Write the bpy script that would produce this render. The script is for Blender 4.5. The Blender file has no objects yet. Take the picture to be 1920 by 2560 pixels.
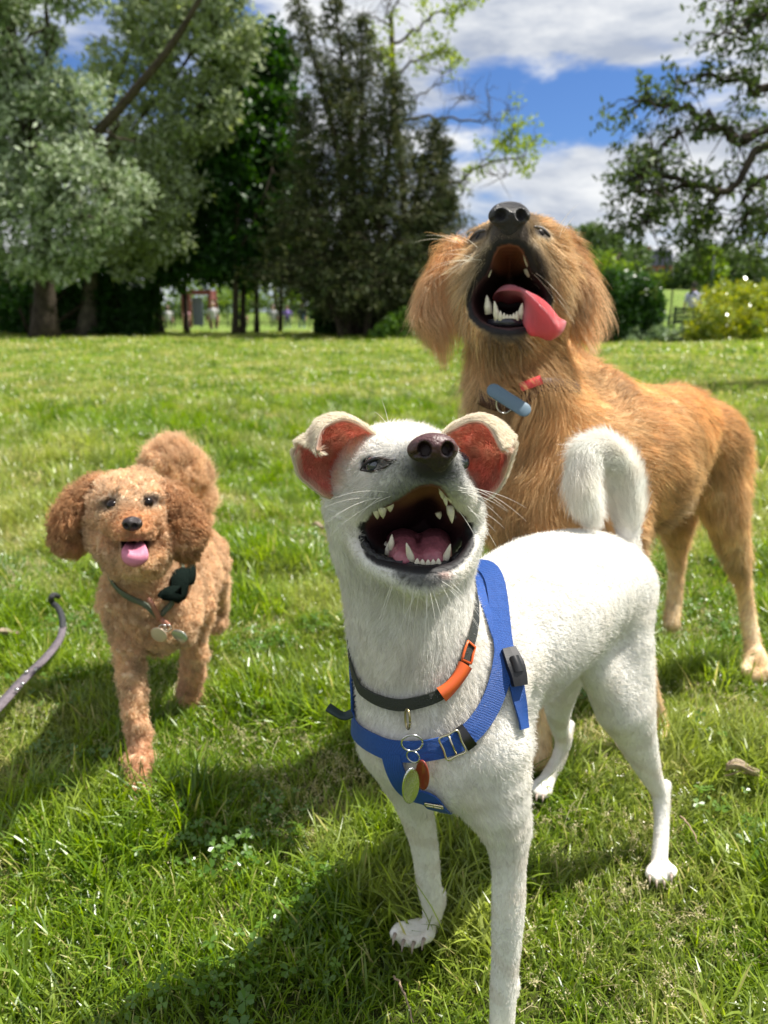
import bpy, bmesh, math, random, os
import numpy as np
from mathutils import Vector, Matrix
from mathutils.bvhtree import BVHTree
from mathutils.kdtree import KDTree
sc = bpy.context.scene
C = sc.collection
rng = np.random.default_rng(7)
random.seed(7)
def on(k): return True
# ------------------------------------------------------------------ camera
CAMH, PITCH, FPX = 0.75, math.radians(14.6), 1923.0
cd = bpy.data.cameras.new('camera'); cam = bpy.data.objects.new('camera', cd); C.objects.link(cam)
cam.location = (0, 0, CAMH); cam.rotation_euler = (math.pi/2 - PITCH, 0, 0)
cd.sensor_fit = 'VERTICAL'; cd.sensor_height = 34.6; cd.lens = 26.0
cd.clip_start = 0.05; cd.clip_end = 2000
cd.dof.use_dof = True; cd.dof.focus_distance = 0.70; cd.dof.aperture_fstop = 6.6
sc.camera = cam
# ------------------------------------------------------------------ world, sun, exposure
SUN_DIR = Vector((0.52, 0.20, 1.0)).normalized()      # towards the sun
SUN_EL = math.asin(SUN_DIR.z); SUN_AZ = math.atan2(SUN_DIR.x, SUN_DIR.y)
w = bpy.data.worlds.new('World'); sc.world = w; w.use_nodes = True
nt = w.node_tree; nt.nodes.clear()
def N(nt, t, **k):
    n = nt.nodes.new(t)
    for a, b in k.items():
        if a.startswith('_'): setattr(n, a[1:], b)
        else: n.inputs[a.replace('__', ' ')].default_value = b
    return n
out = N(nt, 'ShaderNodeOutputWorld'); bg = N(nt, 'ShaderNodeBackground'); bg.inputs['Strength'].default_value = 0.065
sky = N(nt, 'ShaderNodeTexSky'); sky.sky_type = 'NISHITA'; sky.sun_disc = False
sky.sun_elevation = SUN_EL; sky.sun_rotation = SUN_AZ; sky.air_density = 1.0; sky.dust_density = 0.3; sky.ozone_density = 2.5
tc = N(nt, 'ShaderNodeTexCoord')
mp = N(nt, 'ShaderNodeMapping'); mp.inputs['Scale'].default_value = (1.7, 1.7, 5.2); mp.inputs['Rotation'].default_value = (0.0, 0.22, 0.0)
mp.inputs['Location'].default_value = (0.35, 0.1, 0.35)
L = nt.links.new
L(tc.outputs['Generated'], mp.inputs['Vector'])
n1 = N(nt, 'ShaderNodeTexNoise', Scale=1.6, Detail=9.0, Roughness=0.52, Distortion=0.35)
L(mp.outputs[0], n1.inputs['Vector'])
n2 = N(nt, 'ShaderNodeTexNoise', Scale=3.4, Detail=10.0, Roughness=0.60, Distortion=0.25)
L(mp.outputs[0], n2.inputs['Vector'])
def math_n(nt, op, a, b=None, c=None, clamp=False):
    n = nt.nodes.new('ShaderNodeMath'); n.operation = op; n.use_clamp = clamp
    for i, v in enumerate((a, b, c)):
        if v is None: continue
        if isinstance(v, (int, float)): n.inputs[i].default_value = v
        else: nt.links.new(v, n.inputs[i])
    return n.outputs[0]
# clear gap between two cloud banks, low in the sky
def gap(cx, cy, cz, sx, sz, rot):
    m = N(nt, 'ShaderNodeMapping'); m.vector_type = 'POINT'
    s = N(nt, 'ShaderNodeVectorMath'); s.operation = 'SUBTRACT'; s.inputs[1].default_value = (cx, cy, cz)
    wob = N(nt, 'ShaderNodeVectorMath'); wob.operation = 'MULTIPLY_ADD'; wob.inputs[1].default_value = (.20, .20, .13); L(n2.outputs['Color'], wob.inputs[0]); L(tc.outputs['Generated'], wob.inputs[2])
    s.inputs[1].default_value = (cx+.10, cy+.10, cz+.065); L(wob.outputs[0], s.inputs[0]); L(s.outputs[0], m.inputs['Vector'])
    m.inputs['Rotation'].default_value = (0, rot, 0); m.inputs['Scale'].default_value = (1/sx, 0.4, 1/sz)
    ln = N(nt, 'ShaderNodeVectorMath'); ln.operation = 'LENGTH'; L(m.outputs[0], ln.inputs[0])
    return math_n(nt, 'SUBTRACT', 1.0, ln.outputs['Value'], clamp=True)
g1 = gap(0.215, 0.94, 0.222, 0.20, 0.062, math.radians(14))
g2 = gap(-0.20, 0.90, 0.36, 0.22, 0.09, math.radians(-5))
g3 = gap(0.04, 0.94, 0.20, 0.10, 0.05, 0)
mk = math_n(nt, 'ADD', n1.outputs['Fac'], math_n(nt, 'MULTIPLY', n2.outputs['Fac'], 0.35))
mk = math_n(nt, 'SUBTRACT', mk, math_n(nt, 'MULTIPLY', g1, 0.55))
mk = math_n(nt, 'SUBTRACT', mk, math_n(nt, 'MULTIPLY', g2, 0.40))
mk = math_n(nt, 'SUBTRACT', mk, math_n(nt, 'MULTIPLY', g3, 0.25))
mr = N(nt, 'ShaderNodeMapRange'); mr.interpolation_type = 'SMOOTHSTEP'
mr.inputs['From Min'].default_value = 0.42; mr.inputs['From Max'].default_value = 0.66; L(mk, mr.inputs['Value'])
cr = N(nt, 'ShaderNodeValToRGB')
cr.color_ramp.elements[0].position = 0.38; cr.color_ramp.elements[0].color = (0.50, 0.56, 0.68, 1)
cr.color_ramp.elements[1].position = 0.60; cr.color_ramp.elements[1].color = (1.0, 1.02, 1.04, 1)
L(n2.outputs['Fac'], cr.inputs['Fac'])
cs = N(nt, 'ShaderNodeVectorMath'); cs.operation = 'SCALE'; cs.inputs['Scale'].default_value = 7.6
L(cr.outputs['Color'], cs.inputs[0])
# deeper blue than the raw sky model near the horizon
tint = N(nt, 'ShaderNodeMix'); tint.data_type = 'RGBA'; tint.blend_type = 'MULTIPLY'; tint.inputs['Factor'].default_value = 1.0
L(sky.outputs[0], tint.inputs['A']); tint.inputs['B'].default_value = (0.46, 0.64, 0.95, 1)
mx = N(nt, 'ShaderNodeMix'); mx.data_type = 'RGBA'
L(mr.outputs[0], mx.inputs['Factor']); L(tint.outputs['Result'], mx.inputs['A']); L(cs.outputs[0], mx.inputs['B'])
L(mx.outputs['Result'], bg.inputs['Color']); L(bg.outputs[0], out.inputs[0])
sd = bpy.data.lights.new('sun', 'SUN'); sun = bpy.data.objects.new('sun', sd); C.objects.link(sun)
sd.energy = 5.0; sd.angle = math.radians(0.53); sd.color = (1.0, 0.95, 0.87)
sun.rotation_euler = SUN_DIR.to_track_quat('Z', 'Y').to_euler()
vs = sc.view_settings; vs.view_transform = 'Standard'; vs.look = 'None'; vs.exposure = 0.93; vs.gamma = 1; vs.use_curve_mapping = False
sc.cycles.use_denoising = True
sc.cycles.max_bounces = 8; sc.cycles.diffuse_bounces = 4; sc.cycles.transparent_max_bounces = 8; sc.cycles.transmission_bounces = 4
try: sc.cycles_curves.shape = 'RIBBONS'
except Exception as e: print('curves', e)
# ------------------------------------------------------------------ helpers
SP, CP = math.sin(PITCH), math.cos(PITCH)
def W(px, py, Y):
    """point of the place seen at photo pixel (px,py) at forward distance Y"""
    v = (py - 1280)/FPX; t = Y/(CP - v*SP)
    return np.array(((px - 960)/FPX*t, Y, CAMH - t*(SP + v*CP)))
def M(r, py, Y):
    v = (py - 1280)/FPX
    return r*Y/(CP - v*SP)/FPX
def WG(px, py, z=0.0):
    v = (py - 1280)/FPX; t = (CAMH - z)/(SP + v*CP)
    return np.array(((px - 960)/FPX*t, t*(CP - v*SP), z))
def tag(o, label=None, cat=None, group=None, kind=None):
    if label: o['label'] = label
    if cat: o['category'] = cat
    if group: o['group'] = group
    if kind: o['kind'] = kind
    return o
def empty(name, loc=(0, 0, 0), label=None, cat=None, group=None):
    o = bpy.data.objects.new(name, None); C.objects.link(o); o.location = loc; o.empty_display_size = 0.1
    return tag(o, label, cat, group)
def link(name, me, parent=None):
    o = bpy.data.objects.new(name, me); C.objects.link(o)
    if parent is not None:
        o.parent = parent; o.matrix_parent_inverse = Matrix.Translation(parent.location).inverted()
    return o
def npmesh(name, V, F, mat, parent=None, smooth=True, col=None, uv=None, mats=None, midx=None):
    """V (n,3), F (m,k) all faces k-gons -> object; col per vertex (n,3)"""
    V = np.asarray(V, np.float32); F = np.asarray(F, np.int32)
    me = bpy.data.meshes.new(name)
    me.vertices.add(len(V)); me.vertices.foreach_set('co', V.ravel())
    m, k = F.shape
    me.loops.add(m*k); me.loops.foreach_set('vertex_index', F.ravel())
    me.polygons.add(m); me.polygons.foreach_set('loop_start', np.arange(0, m*k, k, dtype=np.int32))
    me.update(calc_edges=True)
    me.polygons.foreach_set('use_smooth', np.full(m, smooth))
    if col is not None:
        a = me.color_attributes.new('Col', 'FLOAT_COLOR', 'POINT')
        cc = np.ones((len(V), 4), np.float32); cc[:, :3] = col; a.data.foreach_set('color', cc.ravel())
    if uv is not None:
        u = me.uv_layers.new(name='UVMap'); u.data.foreach_set('uv', np.asarray(uv, np.float32)[F.ravel()].ravel())
    for mm in (mats or [mat]): me.materials.append(mm)
    if midx is not None: me.polygons.foreach_set('material_index', np.asarray(midx, np.int32))
    me.validate()
    return link(name, me, parent)
def base_mat(name):
    m = bpy.data.materials.new(name); m.use_nodes = True
    t = m.node_tree; b = t.nodes['Principled BSDF']; return m, t, b
def mat(name, col, rough=0.6, metal=0.0, spec=0.5, noise=0.0, nscale=30, bump=0.0, bscale=60, col2=None, coat=0.0):
    m, t, b = base_mat(name)
    b.inputs['Base Color'].default_value = (*col, 1); b.inputs['Roughness'].default_value = rough
    b.inputs['Metallic'].default_value = metal; b.inputs['Specular IOR Level'].default_value = spec
    b.inputs['Coat Weight'].default_value = coat
    tcn = N(t, 'ShaderNodeTexCoord')
    if noise or col2:
        n = N(t, 'ShaderNodeTexNoise', Scale=nscale, Detail=5.0, Roughness=0.6); t.links.new(tcn.outputs['Object'], n.inputs['Vector'])
        r = N(t, 'ShaderNodeValToRGB'); c2 = col2 or tuple(c*(1-noise) for c in col)
        r.color_ramp.elements[0].position = 0.35; r.color_ramp.elements[0].color = (*c2, 1)
        r.color_ramp.elements[1].position = 0.65; r.color_ramp.elements[1].color = (*col, 1)
        t.links.new(n.outputs['Fac'], r.inputs['Fac']); t.links.new(r.outputs[0], b.inputs['Base Color'])
    if bump:
        n = N(t, 'ShaderNodeTexNoise', Scale=bscale, Detail=6.0, Roughness=0.6); t.links.new(tcn.outputs['Object'], n.inputs['Vector'])
        bu = N(t, 'ShaderNodeBump', Strength=bump, Distance=0.01); t.links.new(n.outputs['Fac'], bu.inputs['Height']); t.links.new(bu.outputs[0], b.inputs['Normal'])
    return m
def leaf_mat(name, dark, light, back=None, rough=0.5, trans=0.35, spec=0.4):
    """foliage: random per leaf (Col.r), undersides paler, light shines through"""
    m, t, b = base_mat(name); l = t.links.new
    at = N(t, 'ShaderNodeAttribute'); at.attribute_name = 'Col'
    sep = N(t, 'ShaderNodeSeparateColor'); l(at.outputs['Color'], sep.inputs[0])
    mx = N(t, 'ShaderNodeMix'); mx.data_type = 'RGBA'; mx.inputs['A'].default_value = (*dark, 1); mx.inputs['B'].default_value = (*light, 1)
    l(sep.outputs[0], mx.inputs['Factor']); colr = mx.outputs['Result']
    if back:
        g = N(t, 'ShaderNodeNewGeometry'); m2 = N(t, 'ShaderNodeMix'); m2.data_type = 'RGBA'
        l(g.outputs['Backfacing'], m2.inputs['Factor']); l(colr, m2.inputs['A']); m2.inputs['B'].default_value = (*back, 1); colr = m2.outputs['Result']
    l(colr, b.inputs['Base Color']); b.inputs['Roughness'].default_value = rough; b.inputs['Specular IOR Level'].default_value = spec
    tr = N(t, 'ShaderNodeBsdfTranslucent'); hs = N(t, 'ShaderNodeHueSaturation', Hue=0.48, Saturation=1.15, Value=1.25); l(colr, hs.inputs['Color']); l(hs.outputs[0], tr.inputs['Color'])
    ms = N(t, 'ShaderNodeMixShader', Fac=trans); l(b.outputs[0], ms.inputs[1]); l(tr.outputs[0], ms.inputs[2])
    l(ms.outputs[0], t.nodes['Material Output'].inputs['Surface'])
    return m
def unit(v): v = np.asarray(v, float); return v/(np.linalg.norm(v, axis=-1, keepdims=True) + 1e-9)
def catmull(P, n):
    """resample control rows P (m,d) to n points, centripetal-free uniform Catmull-Rom"""
    P = np.asarray(P, float); m = len(P); Q = np.vstack([2*P[0]-P[1], P, 2*P[-1]-P[-2]])
    t = np.linspace(0, m-1-1e-9, n); i = t.astype(int); f = (t-i)[:, None]
    a, b, c, d = Q[i], Q[i+1], Q[i+2], Q[i+3]
    return 0.5*((2*b)+(-a+c)*f+(2*a-5*b+4*c-d)*f*f+(-a+3*b-3*c+d)*f**3)
def tube_geo(P, R, n=8, cap=True):
    P = np.asarray(P, float); R = np.asarray(R, float); m = len(P)
    T = unit(np.gradient(P, axis=0)); up = np.array((0, 0, 1.0)) if abs(T[0][2]) < .9 else np.array((1.0, 0, 0))
    A = np.zeros_like(P); a = unit(np.cross(T[0], up))
    for i in range(m):
        a = unit(a - T[i]*np.dot(a, T[i])); A[i] = a
    B = np.cross(T, A); th = np.linspace(0, 2*math.pi, n, endpoint=False)
    V = (P[:, None] + R[:, None, None]*(A[:, None]*np.cos(th)[None, :, None] + B[:, None]*np.sin(th)[None, :, None])).reshape(-1, 3)
    F = []
    i = np.arange(m-1)[:, None]*n; j = np.arange(n)[None, :]; j2 = (j+1) % n
    F = np.stack([i+j, i+j2, i+n+j2, i+n+j], -1).reshape(-1, 4)
    if cap:
        V = np.vstack([V, P[0], P[-1]]); a0 = len(V)-2; a1 = len(V)-1
        j = np.arange(n); j2 = (j+1) % n
        F = np.vstack([F, np.stack([j2, j, np.full(n, a0), np.full(n, a0)], -1), np.stack([(m-1)*n+j, (m-1)*n+j2, np.full(n, a1), np.full(n, a1)], -1)])
    return V, F
class MB:
    """collects geometry for ONE mesh object (quads; triangles as degenerate quads are cleaned)"""
    def __init__(s): s.V = []; s.F = []; s.n = 0
    def add(s, V, F):
        s.V.append(np.asarray(V, float)); s.F.append(np.asarray(F, int)+s.n); s.n += len(V); return s
    def tube(s, P, R, n=8): return s.add(*tube_geo(P, R, n))
    def box(s, c, d, rot=0.0, bevel=0):
        c = np.asarray(c, float); d = np.asarray(d, float)/2
        v = np.array([(x, y, z) for x in (-1, 1) for y in (-1, 1) for z in (-1, 1)], float)*d
        cr_, sr_ = math.cos(rot), math.sin(rot); v = np.stack([v[:, 0]*cr_-v[:, 1]*sr_, v[:, 0]*sr_+v[:, 1]*cr_, v[:, 2]], -1)+c
        return s.add(v, [(0, 1, 3, 2), (4, 6, 7, 5), (0, 4, 5, 1), (2, 3, 7, 6), (0, 2, 6, 4), (1, 5, 7, 3)])
    def build(s, name, m, parent=None, smooth=True):
        V = np.vstack(s.V); F = np.vstack(s.F)
        me = bpy.data.meshes.new(name)
        fl = [tuple(dict.fromkeys(f)) for f in F.tolist()]
        me.from_pydata(V.tolist(), [], fl); me.update()
        me.polygons.foreach_set('use_smooth', np.full(len(me.polygons), smooth)); me.materials.append(m)
        return link(name, me, parent)
class SineNoise:
    def __init__(s, freq, n=14, seed=0):
        r = np.random.default_rng(seed); s.k = unit(r.normal(size=(n, 3)))*freq*r.uniform(.6, 1.5, (n, 1)); s.p = r.uniform(0, 6.28, n); s.a = math.sqrt(2/n)
    def __call__(s, P): return s.a*np.sin(P @ s.k.T + s.p).sum(-1)
# ------------------------------------------------------------------ ground
_gn = SineNoise(2*math.pi/1.3, 10, 3); _gn2 = SineNoise(2*math.pi/9.0, 8, 4)
def sstep(a, b, x): t = np.clip((x-a)/(b-a), 0, 1); return t*t*(3-2*t)
def H(x, y):
    x = np.asarray(x, float); y = np.asarray(y, float); P = np.stack([x, y, 0*x], -1)
    z = 0.010*_gn(P)*sstep(1.6, 3.5, y) + 0.05*_gn2(P)*sstep(6, 14, np.hypot(x, y))
    hill = np.maximum(0, y-34)*0.062*sstep(4, 16, x + 0.0*y)*(1-0.5*sstep(120, 400, y)) 
    return z + np.minimum(hill, 7.0) - 0.012
def build_ground():
    r = np.concatenate([[0.0], np.geomspace(0.25, 900, 90)]); th = np.linspace(0, 2*math.pi, 181)[:-1]
    X = (r[1:, None]*np.sin(th)); Y = (r[1:, None]*np.cos(th))
    V = np.vstack([[[0, 0, H(0, 0)]], np.stack([X, Y, H(X, Y)], -1).reshape(-1, 3)])
    n = len(th); i = np.arange(len(r)-2)[:, None]*n + 1; j = np.arange(n)[None]; j2 = (j+1) % n
    F = np.stack([i+j, i+n+j, i+n+j2, i+j2], -1).reshape(-1, 4)
    jj = np.arange(n); F0 = np.stack([np.zeros(n, int), 1+jj, 1+(jj+1) % n], -1)
    me = bpy.data.meshes.new('ground'); me.from_pydata(V.tolist(), [], F.tolist()+F0.tolist()); me.update()
    me.polygons.foreach_set('use_smooth', np.full(len(me.polygons), True))
    m, t, b = base_mat('turf_soil'); l = t.links.new
    g = N(t, 'ShaderNodeNewGeometry')
    a = N(t, 'ShaderNodeTexNoise', Scale=1.1, Detail=8.0, Roughness=0.7); l(g.outputs['Position'], a.inputs['Vector'])
    r1 = N(t, 'ShaderNodeValToRGB'); e = r1.color_ramp.elements
    e[0].position = .35; e[0].color = (0.09, 0.17, 0.02, 1); e[1].position = .68; e[1].color = (0.22, 0.27, 0.07, 1)
    l(a.outputs['Fac'], r1.inputs['Fac'])
    # near soil is coloured dark for shade under the blades, far turf is all blades
    ln = N(t, 'ShaderNodeVectorMath'); ln.operation = 'LENGTH'; l(g.outputs['Position'], ln.inputs[0])
    mr_ = N(t, 'ShaderNodeMapRange'); mr_.inputs['From Min'].default_value = 3; mr_.inputs['From Max'].default_value = 14; l(ln.outputs['Value'], mr_.inputs['Value'])
    s = N(t, 'ShaderNodeTexNoise', Scale=60, Detail=6.0, Roughness=0.7); l(g.outputs['Position'], s.inputs['Vector'])
    r2 = N(t, 'ShaderNodeValToRGB'); e = r2.color_ramp.elements
    e[0].position = .3; e[0].color = (0.025, 0.045, 0.008, 1); e[1].position = .7; e[1].color = (0.12, 0.13, 0.04, 1); l(s.outputs['Fac'], r2.inputs['Fac'])
    mx = N(t, 'ShaderNodeMix'); mx.data_type = 'RGBA'; l(mr_.outputs[0], mx.inputs['Factor']); l(r2.outputs[0], mx.inputs['A']); l(r1.outputs[0], mx.inputs['B'])
    l(mx.outputs['Result'], b.inputs['Base Color']); b.inputs['Roughness'].default_value = .9; b.inputs['Specular IOR Level'].default_value = .1
    bu = N(t, 'ShaderNodeBump', Strength=0.8, Distance=0.05); l(s.outputs['Fac'], bu.inputs['Height']); l(bu.outputs[0], b.inputs['Normal'])
    me.materials.append(m); o = link('ground', me); o['kind'] = 'structure'; return o
# ------------------------------------------------------------------ grass
def grass_mat(name, ca, cb, straw, trans=0.45, strawmix=(.47, .68)):
    m, t, b = base_mat(name); l = t.links.new
    oi = N(t, 'ShaderNodeObjectInfo'); g = N(t, 'ShaderNodeNewGeometry')
    at = N(t, 'ShaderNodeAttribute'); at.attribute_name = 'Col'
    sep = N(t, 'ShaderNodeSeparateColor'); l(at.outputs['Color'], sep.inputs[0])
    mx = N(t, 'ShaderNodeMix'); mx.data_type = 'RGBA'; mx.inputs['A'].default_value = (*ca, 1); mx.inputs['B'].default_value = (*cb, 1)
    l(math_n(t, 'ADD', math_n(t, 'MULTIPLY', sep.outputs[0], .55), math_n(t, 'MULTIPLY', oi.outputs['Random'], .45)), mx.inputs['Factor'])
    a = N(t, 'ShaderNodeTexNoise', Scale=0.9, Detail=5.0, Roughness=0.65); l(g.outputs['Position'], a.inputs['Vector'])
    mr_ = N(t, 'ShaderNodeMapRange'); mr_.inputs['From Min'].default_value = strawmix[0]; mr_.inputs['From Max'].default_value = strawmix[1]; l(a.outputs['Fac'], mr_.inputs['Value'])
    # Col.g marks how dry a blade is
    dry = math_n(t, 'ADD', math_n(t, 'MULTIPLY', mr_.outputs[0], .55), sep.outputs[1], clamp=True)
    m2 = N(t, 'ShaderNodeMix'); m2.data_type = 'RGBA'; l(dry, m2.inputs['Factor']); l(mx.outputs['Result'], m2.inputs['A']); m2.inputs['B'].default_value = (*straw, 1)
    l(m2.outputs['Result'], b.inputs['Base Color']); b.inputs['Roughness'].default_value = .33; b.inputs['Specular IOR Level'].default_value = .6
    tr = N(t, 'ShaderNodeBsdfTranslucent'); hs = N(t, 'ShaderNodeHueSaturation', Hue=0.498, Saturation=1.1, Value=1.3); l(m2.outputs['Result'], hs.inputs['Color']); l(hs.outputs[0], tr.inputs['Color'])
    ms = N(t, 'ShaderNodeMixShader', Fac=trans); l(b.outputs[0], ms.inputs[1]); l(tr.outputs[0], ms.inputs[2]); l(ms.outputs[0], t.nodes['Material Output'].inputs['Surface'])
    return m
def blades(n, rad, h0, h1, wd, dry=0.06, lean=0.6, seg=4, seed=0, comb=None):
    """n curved tapering blades -> V,F,col"""
    r = np.random.default_rng(seed)
    a = r.uniform(0, 6.283, n); rr = rad*np.sqrt(r.uniform(0, 1, n)); root = np.stack([rr*np.cos(a), rr*np.sin(a), 0*a - .004], -1)
    az = r.uniform(0, 6.283, n)
    if comb is not None: az = comb + r.normal(0, .5, n)
    Lh = r.uniform(h0, h1, n)*np.where(r.uniform(size=n) < .1, 1.4, 1); ln = np.abs(r.normal(lean, .3, n)); cv = r.uniform(.2, 1.5, n)
    t = np.linspace(0, 1, seg+1)
    ang = ln[:, None]*.5 + cv[:, None]*t[None, :]          # angle from vertical along blade
    ds = Lh[:, None]/seg
    hx = np.cumsum(np.sin(ang)*ds, 1)-np.sin(ang)*ds; hz = np.cumsum(np.cos(ang)*ds, 1)-np.cos(ang)*ds
    dirv = np.stack([np.cos(az), np.sin(az)], -1); sv = np.stack([-np.sin(az), np.cos(az)], -1)
    tw = r.normal(0, .7, n); P = np.zeros((n, seg+1, 3))
    P[..., :2] = root[:, None, :2] + dirv[:, None]*hx[..., None]; P[..., 2] = root[:, None, 2] + hz
    ww = wd*r.uniform(.6, 1.35, n)[:, None]*np.sqrt(np.clip(1-t**2.2, 0.006, 1))[None]
    side = np.zeros((n, seg+1, 3)); side[..., :2] = sv[:, None]*np.cos(tw)[:, None, None]; side[..., 2] = np.sin(tw)[:, None]*.6
    A = P + side*ww[..., None]/2; B = P - side*ww[..., None]/2
    V = np.stack([A, B], 2).reshape(-1, 3)
    i = (np.arange(n)*(seg+1)*2)[:, None] + np.arange(seg)[None]*2
    F = np.stack([i, i+1, i+3, i+2], -1).reshape(-1, 4)
    c = np.zeros((n, 3)); c[:, 0] = r.uniform(0, 1, n); c[:, 1] = np.where(r.uniform(size=n) < dry, r.uniform(.5, 1, n), 0)
    return V, F, np.repeat(c, (seg+1)*2, 0)
def join(parts):
    V, F, Cc, n = [], [], [], 0
    for v, f, c in parts: V.append(v); F.append(f+n); Cc.append(c); n += len(v)
    return np.vstack(V), np.vstack(F), np.vstack(Cc)
def clover(n, rad, seed):
    r = np.random.default_rng(seed); V, F, Cc = [], [], []; k = 0
    for q in range(n):
        a = r.uniform(0, 6.28); rr = rad*math.sqrt(r.uniform()); c = np.array((rr*math.cos(a), rr*math.sin(a), r.uniform(.012, .034)))
        s = r.uniform(.006, .010); ph = r.uniform(0, 6.28); tl = r.normal(0, .35, 2); cv = r.uniform(.2, .9)
        st, sf = tube_geo([(c[0]*.8, c[1]*.8, 0), c], [.0006, .0005], 3, False); V.append(st); F.append(sf+k); k += len(st); Cc += [(cv, .1, 0)]*len(st)
        for j in range(3):
            b = ph + j*2.094; pts = []
            for (u, w_) in ((0, 0), (.55, .42), (1.0, .30), (.92, 0), (1.0, -.30), (.55, -.42)):
                x = s*(u*math.cos(b)-w_*math.sin(b)); y = s*(u*math.sin(b)+w_*math.cos(b))
                pts.append(c + np.array((x, y, x*tl[0]+y*tl[1]-abs(w_)*s*-.25)))
            V.append(np.array(pts)); F.append(np.array([(0, 1, 2, 3), (0, 3, 4, 5)])+k); k += 6; Cc += [(cv, 0, 0)]*6
    return np.vstack(V), np.vstack(F), np.array(Cc)
def seedhead(n, rad, seed):
    """thin cream stalks with small spikelets, as annual meadow grass carries"""
    r = np.random.default_rng(seed); parts = []
    for q in range(n):
        a = r.uniform(0, 6.28); rr = rad*math.sqrt(r.uniform()); az = r.uniform(0, 6.28); h = r.uniform(.035, .075)
        p0 = np.array((rr*math.cos(a), rr*math.sin(a), 0)); d = np.array((math.cos(az), math.sin(az), 0)); ln = r.uniform(.2, .9)
        P = [p0 + d*h*ln*t*t + np.array((0, 0, h*t*(1-.25*t*ln))) for t in (0, .33, .66, 1)]
        v, f = tube_geo(P, [.0005]*4, 3, False); parts.append((v, f, np.tile((.7, .55, 0), (len(v), 1))))
        for j in range(12):
            t = 1-j*.028; c = P[2] + (P[3]-P[2])*(t*3-2 if t > .667 else 0); b = r.uniform(0, 6.28)
            e = c + np.array((math.cos(b), math.sin(b), r.uniform(-.1, .9)))*r.uniform(.002, .007)*(1+.1*j)
            o = r.normal(0, .0009, (2, 3)); u = unit(e-c)*.0032
            v = np.array([e-u*.5, e+o[0], e+u, e-o[0]]); parts.append((v, np.array([(0, 1, 2, 3)]), np.tile((.9, .95, 0), (4, 1))))
    return join(parts)
def proto_collection(name, items):
    col = bpy.data.collections.new(name)
    for i, (geo, m) in enumerate(items):
        o = npmesh(name, geo[0], geo[1], m, col=geo[2], smooth=False); C.objects.unlink(o); col.objects.link(o)
    return col
def scatter(name, pts, rz, scl, idx, col, tilt=0.12, label=None):
    me = bpy.data.meshes.new(name); n = len(pts); me.vertices.add(n); me.vertices.foreach_set('co', np.asarray(pts, np.float32).ravel())
    rot = np.zeros((n, 3), np.float32); rot[:, 2] = rz; rot[:, :2] = rng.normal(0, tilt, (n, 2))
    for nm, ty, arr, key in (('rot', 'FLOAT_VECTOR', rot, 'vector'), ('scl', 'FLOAT', np.asarray(scl, np.float32), 'value'), ('idx', 'INT', np.asarray(idx, np.int32), 'value')):
        a = me.attributes.new(nm, ty, 'POINT'); a.data.foreach_set(key, arr.ravel())
    o = link(name, me)
    g = bpy.data.node_groups.new(name, 'GeometryNodeTree')
    g.interface.new_socket('Geometry', in_out='INPUT', socket_type='NodeSocketGeometry'); g.interface.new_socket('Geometry', in_out='OUTPUT', socket_type='NodeSocketGeometry')
    gi = g.nodes.new('NodeGroupInput'); go = g.nodes.new('NodeGroupOutput')
    iop = g.nodes.new('GeometryNodeInstanceOnPoints'); ci = g.nodes.new('GeometryNodeCollectionInfo')
    ci.inputs['Collection'].default_value = col; ci.inputs['Separate Children'].default_value = True; ci.inputs['Reset Children'].default_value = True
    def na(nm, ty):
        x = g.nodes.new('GeometryNodeInputNamedAttribute'); x.data_type = ty; x.inputs['Name'].default_value = nm; return x.outputs['Attribute']
    l = g.links.new
    l(gi.outputs[0], iop.inputs['Points']); l(ci.outputs[0], iop.inputs['Instance']); iop.inputs['Pick Instance'].default_value = True
    l(na('idx', 'INT'), iop.inputs['Instance Index']); l(na('rot', 'FLOAT_VECTOR'), iop.inputs['Rotation']); l(na('scl', 'FLOAT'), iop.inputs['Scale'])
    l(iop.outputs[0], go.inputs[0])
    md = o.modifiers.new('scatter', 'NODES'); md.node_group = g
    o['kind'] = 'stuff'
    if label: o['label'] = label
    return o
def field_points(r0, r1, step, margin=1.35):
    """jittered grid of spots between distances r0 and r1 in a fan wider than the view"""
    xs = []; hw = r1*0.62*margin + .5
    gx = np.arange(-hw, hw, step); gy = np.arange(-.1 if r0 < .5 else 0, r1*1.02, step)
    X, Y = np.meshgrid(gx, gy); X = X + rng.uniform(-.5, .5, X.shape)*step; Y = Y + rng.uniform(-.5, .5, X.shape)*step
    X, Y = X.ravel(), Y.ravel(); R = np.hypot(X, Y)
    k = (R >= r0) & (R < r1) & (np.abs(X) < .62*margin*np.maximum(Y, 0) + .75) 
    return X[k], Y[k]
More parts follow.
